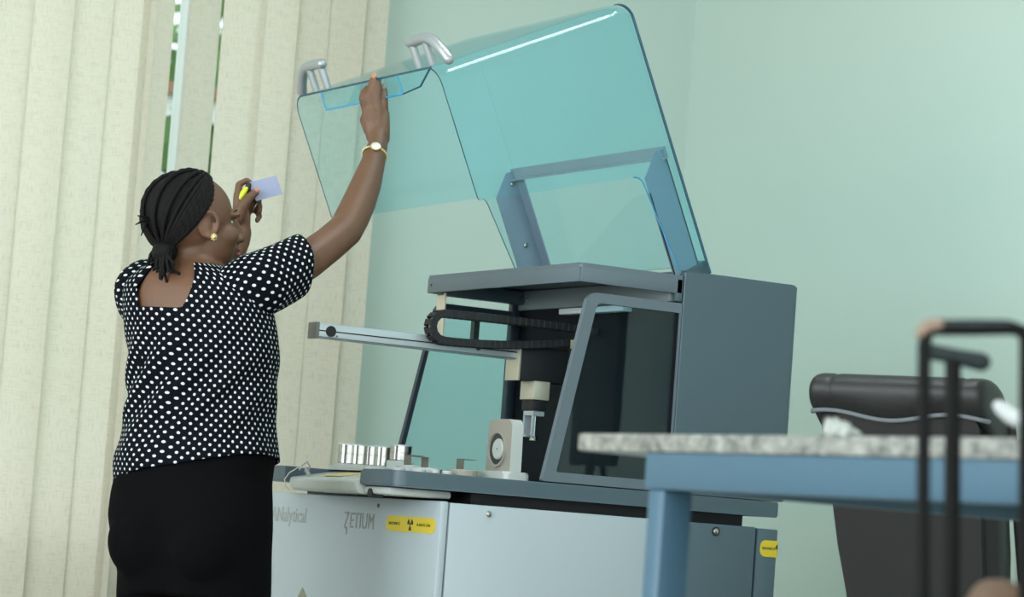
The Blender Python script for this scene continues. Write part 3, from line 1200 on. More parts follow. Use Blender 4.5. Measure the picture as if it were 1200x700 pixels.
holder(0.058, 0.262, 0.033, 0.018, 1, 'low white sample holder with upright clip behind the pair', M['plastic_white'])
holder(0.066, 0.195, 0.030, 0.014, -1, 'low white sample holder with clip bent back towards the cups', M['plastic_white'])
holder(0.131, 0.150, 0.034, 0.016, 1, 'grey sample holder with bent clip beside the round-dial unit', M['plastic_tan'])
bm = bmesh.new()
for u, v, r in [(-0.005, 0.20, 0.016), (0.02, 0.150, 0.016), (0.075, 0.12, 0.012), (0.045, 0.12, 0.010)]:
    revolve(bm, [(r, 0), (r, 0.008), (r * 0.8, 0.010), (0, 0.010)], (u, v, WT), (0, 0, 1), 20)
obj('tray_stud', bm, M['plastic_white'], spec, 40)

# upright unit with a round dial
du = thing('dial_unit', 'upright off-white unit with a round recessed dial on the worktop', 'sensor', (0.235, 0.155, WT))
bm = bmesh.new()
poly = round_poly([(0.195, 0.072), (0.262, 0.072), (0.262, 0.225), (0.195, 0.225)], 0.014)
add_prism(bm, poly, lambda p, q, a: (p, q, a), WT, WT + 0.019)
bmesh.ops.bevel(bm, geom=[e for e in bm.edges if e.verts[0].co.z > WT + 0.01 and e.verts[1].co.z > WT + 0.01], offset=0.004, segments=2, affect='EDGES')
obj('unit_foot', bm, M['plastic_white'], du, 40)
bm = bmesh.new()
poly = round_poly([(0.100, WT + 0.019), (0.208, WT + 0.019), (0.206, WT + 0.137), (0.104, WT + 0.137)], [0.002, 0.002, 0.012, 0.012])
add_prism(bm, poly, lambda p, q, a: (a, p, q), 0.222, 0.252)
bmesh.ops.bevel(bm, geom=[e for e in bm.edges if abs(e.verts[0].co.x - e.verts[1].co.x) < 1e-6], offset=0.002, segments=2, affect='EDGES')
for f in bm.faces:
    if f.normal.x < -0.9 or f.calc_center_median().x < 0.2225:
        f.material_index = 1
obj('unit_body', bm, [M['plastic_white'], M['plastic_tan']], du, 40)
bm = bmesh.new()
revolve(bm, [(0.0425, 0.0), (0.0425, 0.001), (0.0405, 0.001), (0.0405, 0.006), (0.036, 0.006), (0.0345, 0.001)], (0.2222, 0.158, WT + 0.069), (-1, 0, 0), 40)
obj('dial_ring', bm, M['plastic_tan'], du, 40)
bm = bmesh.new()
revolve(bm, [(0.036, 0.0), (0.036, 0.0012), (0.034, 0.0016), (0.0, 0.0016)], (0.2221, 0.157, WT + 0.069), (-1, 0, 0), 40)
obj('dial_recess', bm, M['dark_metal'], du, 40)
bm = bmesh.new()
revolve(bm, [(0.0235, 0.0), (0.0235, 0.005), (0.0215, 0.0072), (0.0, 0.0072)], (0.2221, 0.150, WT + 0.069), (-1, 0, 0), 40)
obj('dial_disc', bm, M['plastic_white'], du, 40)
bm = bmesh.new()
revolve(bm, [(0.002, 0.0), (0.002, 0.0005), (0, 0.0005)], (0.2149, 0.150, WT + 0.069), (-1, 0, 0), 10)
obj('dial_hole', bm, M['black'], du)

# seal wire with a metal tag on the console
t = thing('seal_tag', 'small silver seal tag on a thin wire on the console corner', 'tag', (-0.085, 0.50, 0.975))
tube('seal_wire', [(-0.085, 0.505, 0.988), (-0.10, 0.512, 0.987), (-0.118, 0.516, 0.974), (-0.128, 0.518, 0.958), (-0.122, 0.52, 0.942), (-0.112, 0.52, 0.934)], 0.0013, M['alu_cream'], t, 8)
tube('seal_loop', [(-0.085, 0.49, 0.976), (-0.080, 0.49, 0.992), (-0.083, 0.50, 1.002), (-0.090, 0.51, 0.994), (-0.095, 0.512, 0.982)], 0.0022, M['silver'], t, 8)
box('seal_plate', -0.092, -0.089, 0.465, 0.495, 0.972, 0.984, M['silver'], t, 0.001, rot=Matrix.Rotation(0.5, 3, 'X'))

# ------------------------------------------------------------------ person
ER = Vector((math.sin(YAW), -math.cos(YAW), 0))
ED = Vector((math.cos(YAW), math.sin(YAW), 0))
PR = Vector((-0.502, 0.188, 0))
person = thing('person', 'person in polka-dot blouse lifting the clear lid with the right hand', 'person', PR)
PL = lambda r, d, z: PR + ER * r + ED * d + Vector((0, 0, z))
G = math.radians(25)

# rings: z, centre r, centre d, half width, half depth
RINGS = [(0.945, 0.007, 0.00, 0.174, 0.128), (0.985, 0.007, 0.00, 0.173, 0.127), (1.032, 0.006, 0.0, 0.166, 0.120), (1.095, 0.004, 0.0, 0.161, 0.113),
         (1.159, 0.004, 0.0, 0.163, 0.111), (1.205, 0.000, 0.0, 0.166, 0.112), (1.255, -0.008, 0.0, 0.168, 0.112), (1.304, -0.020, 0.002, 0.166, 0.107),
         (1.345, -0.031, 0.004, 0.158, 0.095), (1.372, -0.038, 0.008, 0.130, 0.078), (1.389, -0.044, 0.012, 0.094, 0.064), (1.402, -0.047, 0.016, 0.066, 0.056),
         (1.430, -0.045, 0.022, 0.053, 0.052)]
RA = np.array(RINGS)


def ring_at(z):
    return [np.interp(z, RA[:, 0], RA[:, k]) for k in range(1, 5)]


def smooth_ring(z):
    q = np.array([ring_at(z + dz) for dz in (-0.012, -0.006, 0, 0.006, 0.012)])
    return q.mean(axis=0)


def torso_point(th, z, off=0.0, flat=2.35):
    r, d, a, b = smooth_ring(z)
    c, s = math.cos(th), math.sin(th)
    e = 2 / flat
    x = (a + off) * math.copysign(abs(c) ** e, c)
    y = (b + off) * math.copysign(abs(s) ** e, s)
    # body axes: right = cos G er - sin G ed, forward = sin G er + cos G ed
    return PL(r + x * math.cos(G) + y * math.sin(G), d - x * math.sin(G) + y * math.cos(G), z)


# --- body
bm = bmesh.new()
zs = [0.80, 0.86, 0.92] + [0.96 + 0.02 * k for k in range(24)]
rows = []
for z in zs:
    zz = max(z, 0.945)
    rows.append([bm.verts.new(torso_point(2 * PI * k / 48, zz, -0.007 - 0.016 * max(0, min(1, (1.09 - z) / 0.06))) + Vector((0, 0, z - zz))) for k in range(48)])
for a, b in zip(rows, rows[1:]):
    for k in range(48):
        bm.faces.new([a[k], a[(k + 1) % 48], b[(k + 1) % 48], b[k]])
bm.faces.new(rows[0][::-1])
bm.faces.new(rows[-1])
# neck
HG = math.radians(60)
HC = PL(-0.040, 0.012, 1.482)
add_tube(bm, [PL(-0.047, 0.015, 1.35), PL(-0.044, 0.018, 1.41), PL(-0.040, 0.020, 1.46)], [0.062, 0.053, 0.052], 24, dome=True)
# head axes (x forward, y left, z up), chin lifted a little
hf = ER * math.sin(HG) + ED * math.cos(HG)
hl = -(ER * math.cos(HG) - ED * math.sin(HG))
tilt = math.radians(7)
hx = hf * math.cos(tilt) + Vector((0, 0, math.sin(tilt)))
hz = -hf * math.sin(tilt) + Vector((0, 0, math.cos(tilt)))
HM = Matrix((hx, hl, hz)).transposed()
H = lambda x, y, z: HC + HM @ Vector((x, y, z))


def hell(bm, c, r, rot=None):
    add_ell(bm, H(*c), r, HM @ (rot if rot else Matrix.Identity(3)), 28, 18)


hell(bm, (-0.014, 0, 0.022), (0.096, 0.074, 0.086))
hell(bm, (0.030, 0, -0.030), (0.060, 0.057, 0.080))
hell(bm, (0.028, 0, -0.072), (0.048, 0.046, 0.034))
hell(bm, (0.062, 0, -0.094), (0.024, 0.026, 0.018))
for s in (-1, 1):
    hell(bm, (0.054, s * 0.034, -0.026), (0.030, 0.026, 0.026))
    hell(bm, (0.076, s * 0.028, 0.018), (0.014, 0.026, 0.009))
    hell(bm, (0.096, s * 0.012, -0.034), (0.011, 0.009, 0.008))
    # ear: rim, lobe, bowl
    add_tube(bm, [H(-0.004 + 0.019 * math.cos(q), s * (0.077 + 0.006 * math.sin(q + 1)), -0.004 + 0.027 * math.sin(q)) for q in [math.radians(w) for w in range(-60, 270, 22)]], 0.0052, 10, dome=True)
    hell(bm, (-0.006, s * 0.074, -0.006), (0.013, 0.006, 0.022))
    hell(bm, (0.000, s * 0.077, -0.029), (0.009, 0.006, 0.009))
add_tube(bm, [H(0.086, 0, 0.010), H(0.098, 0, -0.012), H(0.105, 0, -0.030)], [0.009, 0.010, 0.0125], 14, dome=True)
hell(bm, (0.088, 0, -0.054), (0.013, 0.022, 0.0075))
hell(bm, (0.086, 0, -0.067), (0.013, 0.019, 0.0085))


def limb(pts, rad, n=20, flat=1.0):
    add_tube(bm, [PL(*p) for p in pts], rad, n, dome=True, flat=flat)


# right arm, raised
limb([(0.075, -0.045, 1.335), (0.140, -0.02, 1.375), (0.205, 0.03, 1.425), (0.245, 0.08, 1.468), (0.275, 0.125, 1.506), (0.285, 0.145, 1.535),
      (0.297, 0.175, 1.575), (0.308, 0.205, 1.622), (0.317, 0.238, 1.672), (0.323, 0.268, 1.718), (0.322, 0.282, 1.742)],
     [0.052, 0.047, 0.0415, 0.039, 0.0385, 0.0385, 0.0375, 0.034, 0.0275, 0.0225, 0.0215])
# right hand: metacarpals, fingers with knuckle bends, thumb behind the pocket
WR = (0.322, 0.282, 1.738)
KN = [(0.289, 0.292, 1.796), (0.304, 0.286, 1.803), (0.319, 0.285, 1.801), (0.333, 0.290, 1.792)]
for k, kn in enumerate(KN):
    off = (k - 1.5) * 0.009
    limb([(WR[0] + off, WR[1], WR[2] - 0.005), ((WR[0] + off + kn[0]) / 2 - 0.001, (WR[1] + kn[1]) / 2 - 0.003, (WR[2] + kn[2]) / 2), kn], [0.0135, 0.0135, 0.0105], 12)
limb([(0.318, 0.288, 1.745), (0.312, 0.292, 1.775)], [0.019, 0.017], 12)
FING = [[KN[0], (0.279, 0.284, 1.822), (0.281, 0.297, 1.840), (0.287, 0.306, 1.850)],
        [KN[1], (0.295, 0.280, 1.835), (0.297, 0.288, 1.858), (0.300, 0.297, 1.873)],
        [KN[2], (0.312, 0.279, 1.832), (0.312, 0.287, 1.855), (0.3115, 0.296, 1.868)],
        [KN[3], (0.331, 0.283, 1.818), (0.329, 0.288, 1.838), (0.326, 0.295, 1.851)]]
for k, f in enumerate(FING):
    r = [0.0095, 0.0098, 0.0093, 0.0082][k]
    limb(f, [r, r * 0.93, r * 0.85, r * 0.78], 12)
limb([(0.300, 0.300, 1.752), (0.286, 0.316, 1.778), (0.290, 0.330, 1.803), (0.297, 0.335, 1.826)], [0.0135, 0.0115, 0.0105, 0.009], 12)
# left arm and hand
limb([(-0.132, 0.065, 1.325), (-0.125, 0.13, 1.300), (-0.085, 0.235, 1.285), (-0.060, 0.27, 1.310), (-0.025, 0.300, 1.375), (0.012, 0.322, 1.445), (0.028, 0.330, 1.487), (0.030, 0.331, 1.505)],
     [0.044, 0.042, 0.036, 0.037, 0.0345, 0.028, 0.0225, 0.0215])
LK = [(0.014, 0.322, 1.588), (0.022, 0.338, 1.586), (0.030, 0.352, 1.578), (0.038, 0.362, 1.566)]
for k, kn in enumerate(LK):
    limb([(0.026 + 0.003 * k, 0.322 + 0.007 * k, 1.500), ((0.026 + kn[0]) / 2 - 0.002, 0.325 + 0.008 * k, 1.545), kn], [0.0135, 0.0145, 0.0105], 12)
limb([(0.028, 0.330, 1.505), (0.026, 0.330, 1.540)], [0.020, 0.021], 12)
LF = [[LK[0], (0.014, 0.327, 1.612), (0.030, 0.338, 1.624), (0.044, 0.342, 1.614)],
      [LK[1], (0.030, 0.352, 1.604), (0.052, 0.352, 1.594), (0.060, 0.346, 1.580)],
      [LK[2], (0.044, 0.362, 1.586), (0.062, 0.356, 1.570), (0.063, 0.346, 1.556)],
      [LK[3], (0.052, 0.366, 1.562), (0.064, 0.356, 1.546), (0.060, 0.344, 1.535)]]
for k, f in enumerate(LF):
    r = [0.0095, 0.0098, 0.0093, 0.0083][k]
    limb(f, [r, r * 0.93, r * 0.86, r * 0.8], 12)
limb([(0.022, 0.310, 1.535), (0.030, 0.302, 1.562), (0.041, 0.305, 1.580), (0.054, 0.315, 1.596)], [0.0155, 0.0125, 0.0108, 0.0095], 12)
# legs (inside the trousers)
for s in (-1, 1):
    limb([(0.015 + s * 0.080, -s * 0.035, 0.84), (0.018 + s * 0.078, -s * 0.035, 0.50), (0.02 + s * 0.078, -s * 0.035, 0.08)], [0.072, 0.05, 0.036], 16)
body = mesh_obj('body', remesh(bm, 0.0036, 5, 0.5), M['skin'], person)

# eyes, lips, nails
for s in (-1, 1):
    bm = bmesh.new()
    add_ell(bm, H(0.062, s * 0.029, 0.002), (0.0115, 0.0115, 0.008), HM, 16, 10)
    obj('eye', bm, M['eye'], person, 180)
    bm = bmesh.new()
    add_tube(bm, [H(0.086, s * 0.012, 0.023), H(0.083, s * 0.03, 0.028), H(0.070, s * 0.046, 0.024)], [0.0016, 0.0022, 0.0012], 8, dome=True)
    obj('eyebrow', bm, M['hair'], person, 180)
bm = bmesh.new()
add_ell(bm, H(0.0925, 0, -0.0555), (0.010, 0.019, 0.006), HM, 16, 10)
add_ell(bm, H(0.0905, 0, -0.0665), (0.010, 0.017, 0.007), HM, 16, 10)
obj('lips', bm, M['lip'], person, 180)


def nail(tip, prev, side, r=0.0062):
    t, p = PL(*tip), PL(*prev)
    ax = (t - p).normalized()
    nrm = (Vector(side) - ax * Vector(side).dot(ax)).normalized()
    bm = bmesh.new()
    R = Matrix((ax, nrm.cross(ax), nrm)).transposed()
    add_ell(bm, t + ax * 0.001 + nrm * 0.0062, (0.0085, r, 0.0028), R, 12, 8)
    o = obj('fingernail', bm, M['nail'], person, 180)
    return o


nail((0.054, 0.315, 1.596), (0.041, 0.305, 1.580), -ED)
nail((0.300, 0.297, 1.873), (0.297, 0.288, 1.858), -ED)
nail((0.326, 0.295, 1.851), (0.329, 0.288, 1.838), -ED, 0.005)

# hair: cap, cornrows running back to a low ponytail
bm = bmesh.new()
EC, ERAD = Vector((-0.016, 0, 0.023)), Vector((0.0995, 0.0785, 0.0905))


def on_skull(d, k=1.0):
    d = Vector(d)
    q = 1 / math.sqrt((d.x / ERAD.x) ** 2 + (d.y / ERAD.y) ** 2 + (d.z / ERAD.z) ** 2)
    return EC + d * q * k


def slerp(a, b, t):
    a, b = Vector(a).normalized(), Vector(b).normalized()
    w = a.angle(b)
    if w < 1e-4:
        return a
    return (a * math.sin((1 - t) * w) + b * math.sin(t * w)) / math.sin(w)


GA = Vector((-0.62, -0.14, -0.76)).normalized()     # where the braids gather


def hairline(f):
    """f from -1 (right ear) over the forehead to 1 (left ear); direction from the skull centre"""
    s = 1 if f >= 0 else -1
    g = abs(f)
    P = [(0.0, (0.50, 0.0, 0.87)), (0.35, (0.44, 0.44, 0.78)), (0.6, (0.33, 0.82, 0.42)), (0.8, (0.06, 0.99, 0.06)), (1.0, (-0.40, 0.85, -0.50))]
    for (t0, a), (t1, b) in zip(P, P[1:]):
        if g <= t1:
            d = slerp(a, b, (g - t0) / (t1 - t0))
            return Vector((d.x, d.y * s, d.z))
    return Vector((P[-1][1][0], P[-1][1][1] * s, P[-1][1][2]))


NB = 31
cap = []
for i in range(NB * 2 + 1):
    f = -1 + 2 * i / (NB * 2)
    h = hairline(f)
    cap.append([bm.verts.new(H(*on_skull(slerp(h, GA, j / 18), 1.0 + 0.0 * j))) for j in range(19)])
for a, b in zip(cap, cap[1:]):
    for j in range(18):
        bm.faces.new([a[j], b[j], b[j + 1], a[j + 1]])
for i in range(NB):
    f = -1 + 2 * (i + 0.5) / NB
    h = hairline(f)
    pts, rad = [], []
    for j in range(41):
        t = j / 40
        pts.append(H(*on_skull(slerp(h, GA, t), 1.012 + 0.05 * t)))
        rad.append((0.0015 + 0.0052 * min(1, t * 9)) * (1 + 0.16 * math.sin(j * 1.9)) * (1 - 0.30 * t))
    add_tube(bm, pts, rad, 8)
rnd = random.Random(3)
# gathered bun and loose braid ends
for i in range(46):
    q = 2 * PI * i / 46
    p0 = on_skull(GA, 1.0) + Vector((0.004, 0.030 * math.cos(q), 0.014 * math.sin(q)))
    L = rnd.uniform(0.035, 0.065)
    sx, sy = rnd.uniform(-0.018, 0.014), 0.022 * math.cos(q) + rnd.uniform(-0.012, 0.012)
    pts, rad = [], []
    for j in range(10):
        t = j / 9
        pts.append(H(p0.x - 0.022 * math.sin(t * 2.2) + sx * t * t, p0.y + sy * t, p0.z - L * t - 0.004 * math.sin(t * 6 + i)))
        rad.append(0.0046 * (1 + 0.15 * math.sin(j * 2.3)) * (1 - 0.35 * t))
    add_tube(bm, pts, rad, 7, dome=True)
add_ell(bm, H(*(on_skull(GA, 0.98) + Vector((-0.006, 0, -0.012)))), (0.026, 0.036, 0.026), HM, 20, 12)
# a few stray braid ends that stick out behind
for dz, dx, dzz in ((0.0, -0.030, -0.012), (-0.004, -0.018, -0.034), (0.008, -0.024, 0.004)):
    p = on_skull((-0.97, -0.1, -0.12 + dz * 4), 1.02)
    add_tube(bm, [H(*p), H(p.x + dx * 0.5, p.y - 0.004, p.z + dzz * 0.4), H(p.x + dx, p.y - 0.006, p.z + dzz)], [0.003, 0.0026, 0.0012], 6)
hair = obj('hair', bm, M['hair'], person, 60)
# beads at the braid ends
bm = bmesh.new()
for i in range(9):
    p = on_skull(GA, 1.0) + Vector((-0.014 + 0.010 * rnd.uniform(-1, 1), -0.030 + 0.0075 * i, -0.056 + rnd.uniform(-0.010, 0.006)))
    add_ell(bm, H(*p), (0.0042, 0.0042, 0.0038), None, 10, 6)
obj('hair_bead', bm, M['bead'], hair, 180)
# earring (right ear)
bm = bmesh.new()
c = H(0.004, -0.0845, -0.032)
add_ell(bm, c, (0.0055, 0.0055, 0.0055), None, 10, 6)
for k in range(8):
    q = 2 * PI * k / 8
    add_ell(bm, c + (hx * math.cos(q) + hz * math.sin(q)) * 0.0058, (0.0026, 0.0026, 0.0026), None, 8, 5)
obj('earring', bm, M['gold'], person, 180)

# --- blouse: torso and two sleeves with cloth coordinates
bm = bmesh.new()
uvl = bm.loops.layers.uv.new('UVMap')


def grid(verts, uvs, closed=True):
    for a, b, ua, ub in zip(verts, verts[1:], uvs, uvs[1:]):
        n = len(a)
        for k in range(n if closed else n - 1):
            j = (k + 1) % n
            f = bm.faces.new([a[k], a[j], b[j], b[k]])
            w = ua[-1][0] if False else None
            for lp, (vv, kk) in zip(f.loops, ((ua, k), (ua, k + 1), (ub, k + 1), (ub, k))):
                lp[uvl].uv = vv[kk]


NT, NR = 120, 72
BACK = -PI / 2


def ztop(th):
    d = (th - BACK + PI) % (2 * PI) - PI          # + towards her right side
    x = 0.16 * math.sin(d) if abs(d) < PI / 2 else 9
    if abs(d) < PI / 2:
        xl, xr = -0.074, 0.012
        m = max((x - xr) / 0.062, (xl - x) / 0.014, 0)
        m = min(1, m)
        m = m * m * (3 - 2 * m)
        return 1.292 + (1.394 - 1.292) * m
    x2 = math.cos(th)
    return 1.394 - 0.05 * max(0, 1 - (x2 / 0.6) ** 2)


def hem(th):
    return 0.955 + 0.044 * math.cos(th) - 0.006 * math.sin(th)


vr, ur = [], []
for i in range(NR + 1):
    t = i / NR
    row, uv = [], []
    for k in range(NT + 1):
        th = 2 * PI * k / NT
        z0, z1 = hem(th), ztop(th)
        z = z0 + (z1 - z0) * t
        if k < NT:
            fold = 0.0
            bk = max(0, -math.sin(th))
            zz = z - 1.10
            # diagonal pulls from the raised arm, a fold over the waist, flare at the hem
            fold += 0.0062 * math.sin((zz * 1.0 - 0.20 * math.cos(th)) * 62) * math.exp(-((z - 1.13) / 0.10) ** 2) * (0.4 + bk)
            fold += 0.0028 * math.sin(th * 7 + zz * 30) * math.exp(-((z - 1.0) / 0.10) ** 2)
            fold += 0.004 * math.exp(-((z - 0.97) / 0.03) ** 2)
            p = torso_point(th, z, 0.004 + fold)
            row.append(bm.verts.new(p))
        uv.append((0.94 * k / NT, z))
    vr.append(row)
    ur.append(uv)
grid(vr, ur)


def sleeve(path, rad, n=40, sub=8, shear=0.0):
    P = []
    Rr = []
    m = len(path) - 1
    for i in range(m):
        for j in range(sub):
            t = j / sub
            p0, p1, p2, p3 = (Vector(path[max(i - 1, 0)]), Vector(path[i]), Vector(path[i + 1]), Vector(path[min(i + 2, m)]))
            P.append(0.5 * ((2 * p1) + (p2 - p0) * t + (2 * p0 - 5 * p1 + 4 * p2 - p3) * t * t + (3 * p1 - p0 - 3 * p2 + p3) * t ** 3))
            Rr.append(rad[i] + (rad[i + 1] - rad[i]) * t)
    P.append(Vector(path[-1]))
    Rr.append(rad[-1])
    ref = Vector((0, 0, 1))
    vr, ur, L = [], [], 0
    for i, p in enumerate(P):
        tg = (P[min(i + 1, len(P) - 1)] - P[max(i - 1, 0)]).normalized()
        u = (ref - tg * ref.dot(tg)).normalized()
        v = tg.cross(u)
        if i:
            L += (P[i] - P[i - 1]).length
        row, uv = [], []
        for k in range(n + 1):
            q = 2 * PI * k / n
            r = Rr[i] + 0.0016 * math.sin(5 * q + L * 40)
            if k < n:
                back = shear * (1 - math.cos(q)) / 2 * max(0, (i / (len(P) - 1) - 0.45) / 0.55)
                row.append(bm.verts.new(p + (u * math.cos(q) + v * math.sin(q)) * r - tg * back))
            uv.append((q * 0.0611, L))
        vr.append(row)
        ur.append(uv)
    # turned-in cuff
    rows2 = [[bm.verts.new(v.co * 0.94 + sum((w.co for w in vr[-1]), Vector()) / len(vr[-1]) * 0.06) for v in vr[-1]]]
    grid(vr, ur)
    grid([vr[-1], rows2[0]], [ur[-1], ur[-1]])


# (0.023, .023 * n around keeps whole dots)
sleeve([PL(0.045, -0.050, 1.325), PL(0.100, -0.040, 1.352), PL(0.150, -0.010, 1.385), PL(0.203, 0.030, 1.419)], [0.058, 0.071, 0.068, 0.064], shear=0.05)
sleeve([PL(-0.105, 0.030, 1.340), PL(-0.142, 0.065, 1.340), PL(-0.142, 0.110, 1.315), PL(-0.122, 0.155, 1.300)], [0.050, 0.064, 0.066, 0.064])
bl = obj('blouse', bm, M['dots'], person, 180)
sm = bl.modifiers.new('cloth_thickness', 'SOLIDIFY')
sm.thickness = 0.0015
sm.offset = -1

# --- trousers
bm = bmesh.new()
TR = [(0.60, 0.022, 0.0, 0.150, 0.11), (0.69, 0.027, 0.0, 0.164, 0.125), (0.74, 0.020, -0.004, 0.168, 0.130), (0.785, 0.012, -0.010, 0.172, 0.138), (0.85, 0.004, -0.012, 0.178, 0.142),
      (0.90, 0.002, -0.006, 0.176, 0.136), (0.94, 0.002, 0.0, 0.172, 0.128), (0.985, 0.006, 0, 0.171, 0.125), (1.03, 0.006, 0, 0.160, 0.115)]
rows = []
for z, r, d, a, b in TR[1:]:
    row = []
    for k in range(48):
        th = 2 * PI * k / 48
        c, s = math.cos(th), math.sin(th)
        x = a * math.copysign(abs(c) ** 0.86, c)
        y = b * math.copysign(abs(s) ** 0.86, s)
        cleft = 0.018 * math.exp(-(c / 0.14) ** 2) * (1 if s < 0 else 0.3) * max(0, min(1, (0.93 - z) / 0.12))
        y += cleft if s < 0 else -cleft
        row.append(bm.verts.new(PL(r + x * math.cos(G) + y * math.sin(G), d - x * math.sin(G) + y * math.cos(G), z)))
    rows.append(row)
for a, b in zip(rows, rows[1:]):
    for k in range(48):
        bm.faces.new([a[k], a[(k + 1) % 48], b[(k + 1) % 48], b[k]])
bm.faces.new(rows[0][::-1])
bm.faces.new(rows[-1])
for s in (-1, 1):
    bx = lambda x, y, z: PL(0.02 + x * math.cos(G) + y * math.sin(G), -x * math.sin(G) + y * math.cos(G), z)
    add_tube(bm, [bx(s * 0.083, -0.012, 0.80), bx(s * 0.084, -0.006, 0.68), bx(s * 0.086, 0.0, 0.48), bx(s * 0.088, -0.004, 0.28), bx(s * 0.088, 0.0, 0.055)],
             [0.088, 0.086, 0.070, 0.062, 0.058], 28)
    # seat
    add_ell(bm, bx(s * 0.075, -0.085, 0.80), (0.080, 0.075, 0.085))
    # pocket fold
tube_pts = None
tr = mesh_obj('trousers', remesh(bm, 0.008, 6, 0.5), M['trouser'], person)

# shoes
for s in (-1, 1):
    bx = lambda x, y, z: PL(0.02 + x * math.cos(G) + y * math.sin(G), -x * math.sin(G) + y * math.cos(G), z)
    bm = bmesh.new()
    add_tube(bm, [bx(s * 0.09, -0.07, 0.045), bx(s * 0.09, 0.0, 0.055), bx(s * 0.092, 0.09, 0.042), bx(s * 0.094, 0.165, 0.030)], [0.040, 0.044, 0.042, 0.028], 18, dome=True)
    for v in bm.verts:
        v.co.z = max(v.co.z, 0.0)
    obj('shoe', bm, M['shoe'], person, 60)

# wrist watch
wa = bpy.data.objects.new('wrist_watch', None)
wc = PL(0.3185, 0.251, 1.692)
wa.location = wc
link(wa, person)
ROOT[wa.name] = Vector(wc)
ax = (PL(0.323, 0.268, 1.718) - PL(0.317, 0.238, 1.672)).normalized()
u = (-ED - ax * (-ED).dot(ax)).normalized()
v = ax.cross(u)
bm = bmesh.new()
for k in range(30):
    q = 2 * PI * k / 30
    p = wc + (u * math.cos(q) + v * math.sin(q)) * 0.0275
    add_ell(bm, p, (0.0032, 0.0032, 0.0034), None, 8, 5)
obj('watch_band', bm, M['gold'], wa, 180)
bm = bmesh.new()
revolve(bm, [(0.0115, 0), (0.0120, 0.002), (0.0115, 0.005), (0.0098, 0.0055)], wc + u * 0.0262, u, 26)
obj('watch_case', bm, M['gold'], wa, 40)
bm = bmesh.new()
revolve(bm, [(0.0098, 0), (0.0096, 0.0010), (0.0, 0.0012)], wc + u * 0.0312, u, 26)
obj('watch_dial', bm, M['watch_dial'], wa, 40)
# ring on the left hand
bm = bmesh.new()
rp, rq = PL(*LF[1][1]), PL(*LF[1][2])
ax = (rq - rp).normalized()
u = ax.orthogonal().normalized()
v = ax.cross(u)
add_tube(bm, [PL(0.0535, 0.348, 1.566) + (u * math.cos(2 * PI * k / 20) + v * math.sin(2 * PI * k / 20)) * 0.0098 for k in range(21)], 0.0018, 6)
obj('finger_ring', bm, M['steel'], person, 180)

# things in the left hand
card = bmesh.new()
cq = [PL(0.035, 0.326, 1.618), PL(0.096, 0.338, 1.640), PL(0.113, 0.338, 1.599), PL(0.056, 0.326, 1.577)]
quad_sheet(card, cq, 0.0012)
co = obj('card', card, M['card'])
tag(co, 'blank lavender card held up in the raised left hand', 'card')
bm = bmesh.new()
add_tube(bm, [PL(0.020, 0.317, 1.578), PL(0.0265, 0.315, 1.592), PL(0.032, 0.316, 1.602)], [0.005, 0.0068, 0.005], 10, dome=True)
mk = thing('marker', 'lime and black marker held between thumb and finger', 'marker', PL(0.026, 0.318, 1.592))
obj('marker_cap', bm, M['lime'], mk, 60)
tube('marker_barrel', [PL(0.0365, 0.323, 1.612), PL(0.034, 0.323, 1.600), PL(0.0315, 0.323, 1.583)], [0.006, 0.0075, 0.006], M['black'], mk, 10, True)

# ------------------------------------------------------------------ bench in front
tb = thing('lab_bench', 'blue framed bench with speckled granite top at right', 'table', (-0.55, -3.2, 0))
TX0, TX1, TY0, TY1 = -0.95, -0.20, -4.3, -2.095
box('granite_top', TX0, TX1, TY0, TY1, 0.988, 1.012, M['granite'], tb, 0.004)
box('apron', TX0 + 0.001, TX0 + 0.031, TY0 + 0.15, TY1 - 0.17, 0.940, 0.988, M['table_blue'], tb, 0.003)
box('apron', TX1 - 0.031, TX1 - 0.001, TY0 + 0.15, TY1 - 0.17, 0.940, 0.988, M['table_blue'], tb, 0.003)
box('apron', TX0 + 0.031, TX1 - 0.031, TY1 - 0.20, TY1 - 0.17, 0.940, 0.988, M['table_blue'], tb, 0.003)
for x in (TX0 + 0.002, TX1 - 0.057):
    for y in (TY1 - 0.235, TY0 + 0.15):
        box('leg', x, x + 0.046, y + 0.018, y + 0.055, 0.0, 0.940, M['table_blue'], tb, 0.004)

# crumpled tissue
bm = bmesh.new()
bmesh.ops.create_icosphere(bm, subdivisions=4, radius=1.0)
rn = random.Random(5)
dirs = [Vector((rn.gauss(0, 1), rn.gauss(0, 1), rn.gauss(0, 1))).normalized() for _ in range(26)]
for v in bm.verts:
    d = v.co.normalized()
    k = 1.0
    for j, q in enumerate(dirs):
        k += 0.14 * max(0, 1 - abs(d.dot(q)) * 5) * (1 if j % 2 else -1)
    v.co = d * k
    v.co.x *= 0.022
    v.co.y *= 0.026
    v.co.z = max(v.co.z * 0.012, -0.008)
for v in bm.verts:
    v.co += Vector((-0.86, -2.565, 1.0195 + (0.010 * math.exp(-((v.co.y - 0.012) / 0.008) ** 2))))
ts = obj('tissue', bm, M['tissue'], None, 180)
tag(ts, 'crumpled white tissue lying on the granite bench top', 'tissue')
# white tube leaning at the right end of the bench
wt = thing('plastic_tube', 'white plastic tube lying tilted on the bench top at far right', 'tube', (-0.93, -3.0, 1.012))
tube('tube_body', [(-0.925, -2.940, 1.046), (-0.93, -2.965, 1.036), (-0.935, -3.03, 1.0235)], [0.0085, 0.0095, 0.0115], M['tube_white'], wt, 14, True)
tube('tube_nozzle', [(-0.924, -2.932, 1.049), (-0.925, -2.942, 1.045)], [0.006, 0.007], M['tube_white'], wt, 12, True)

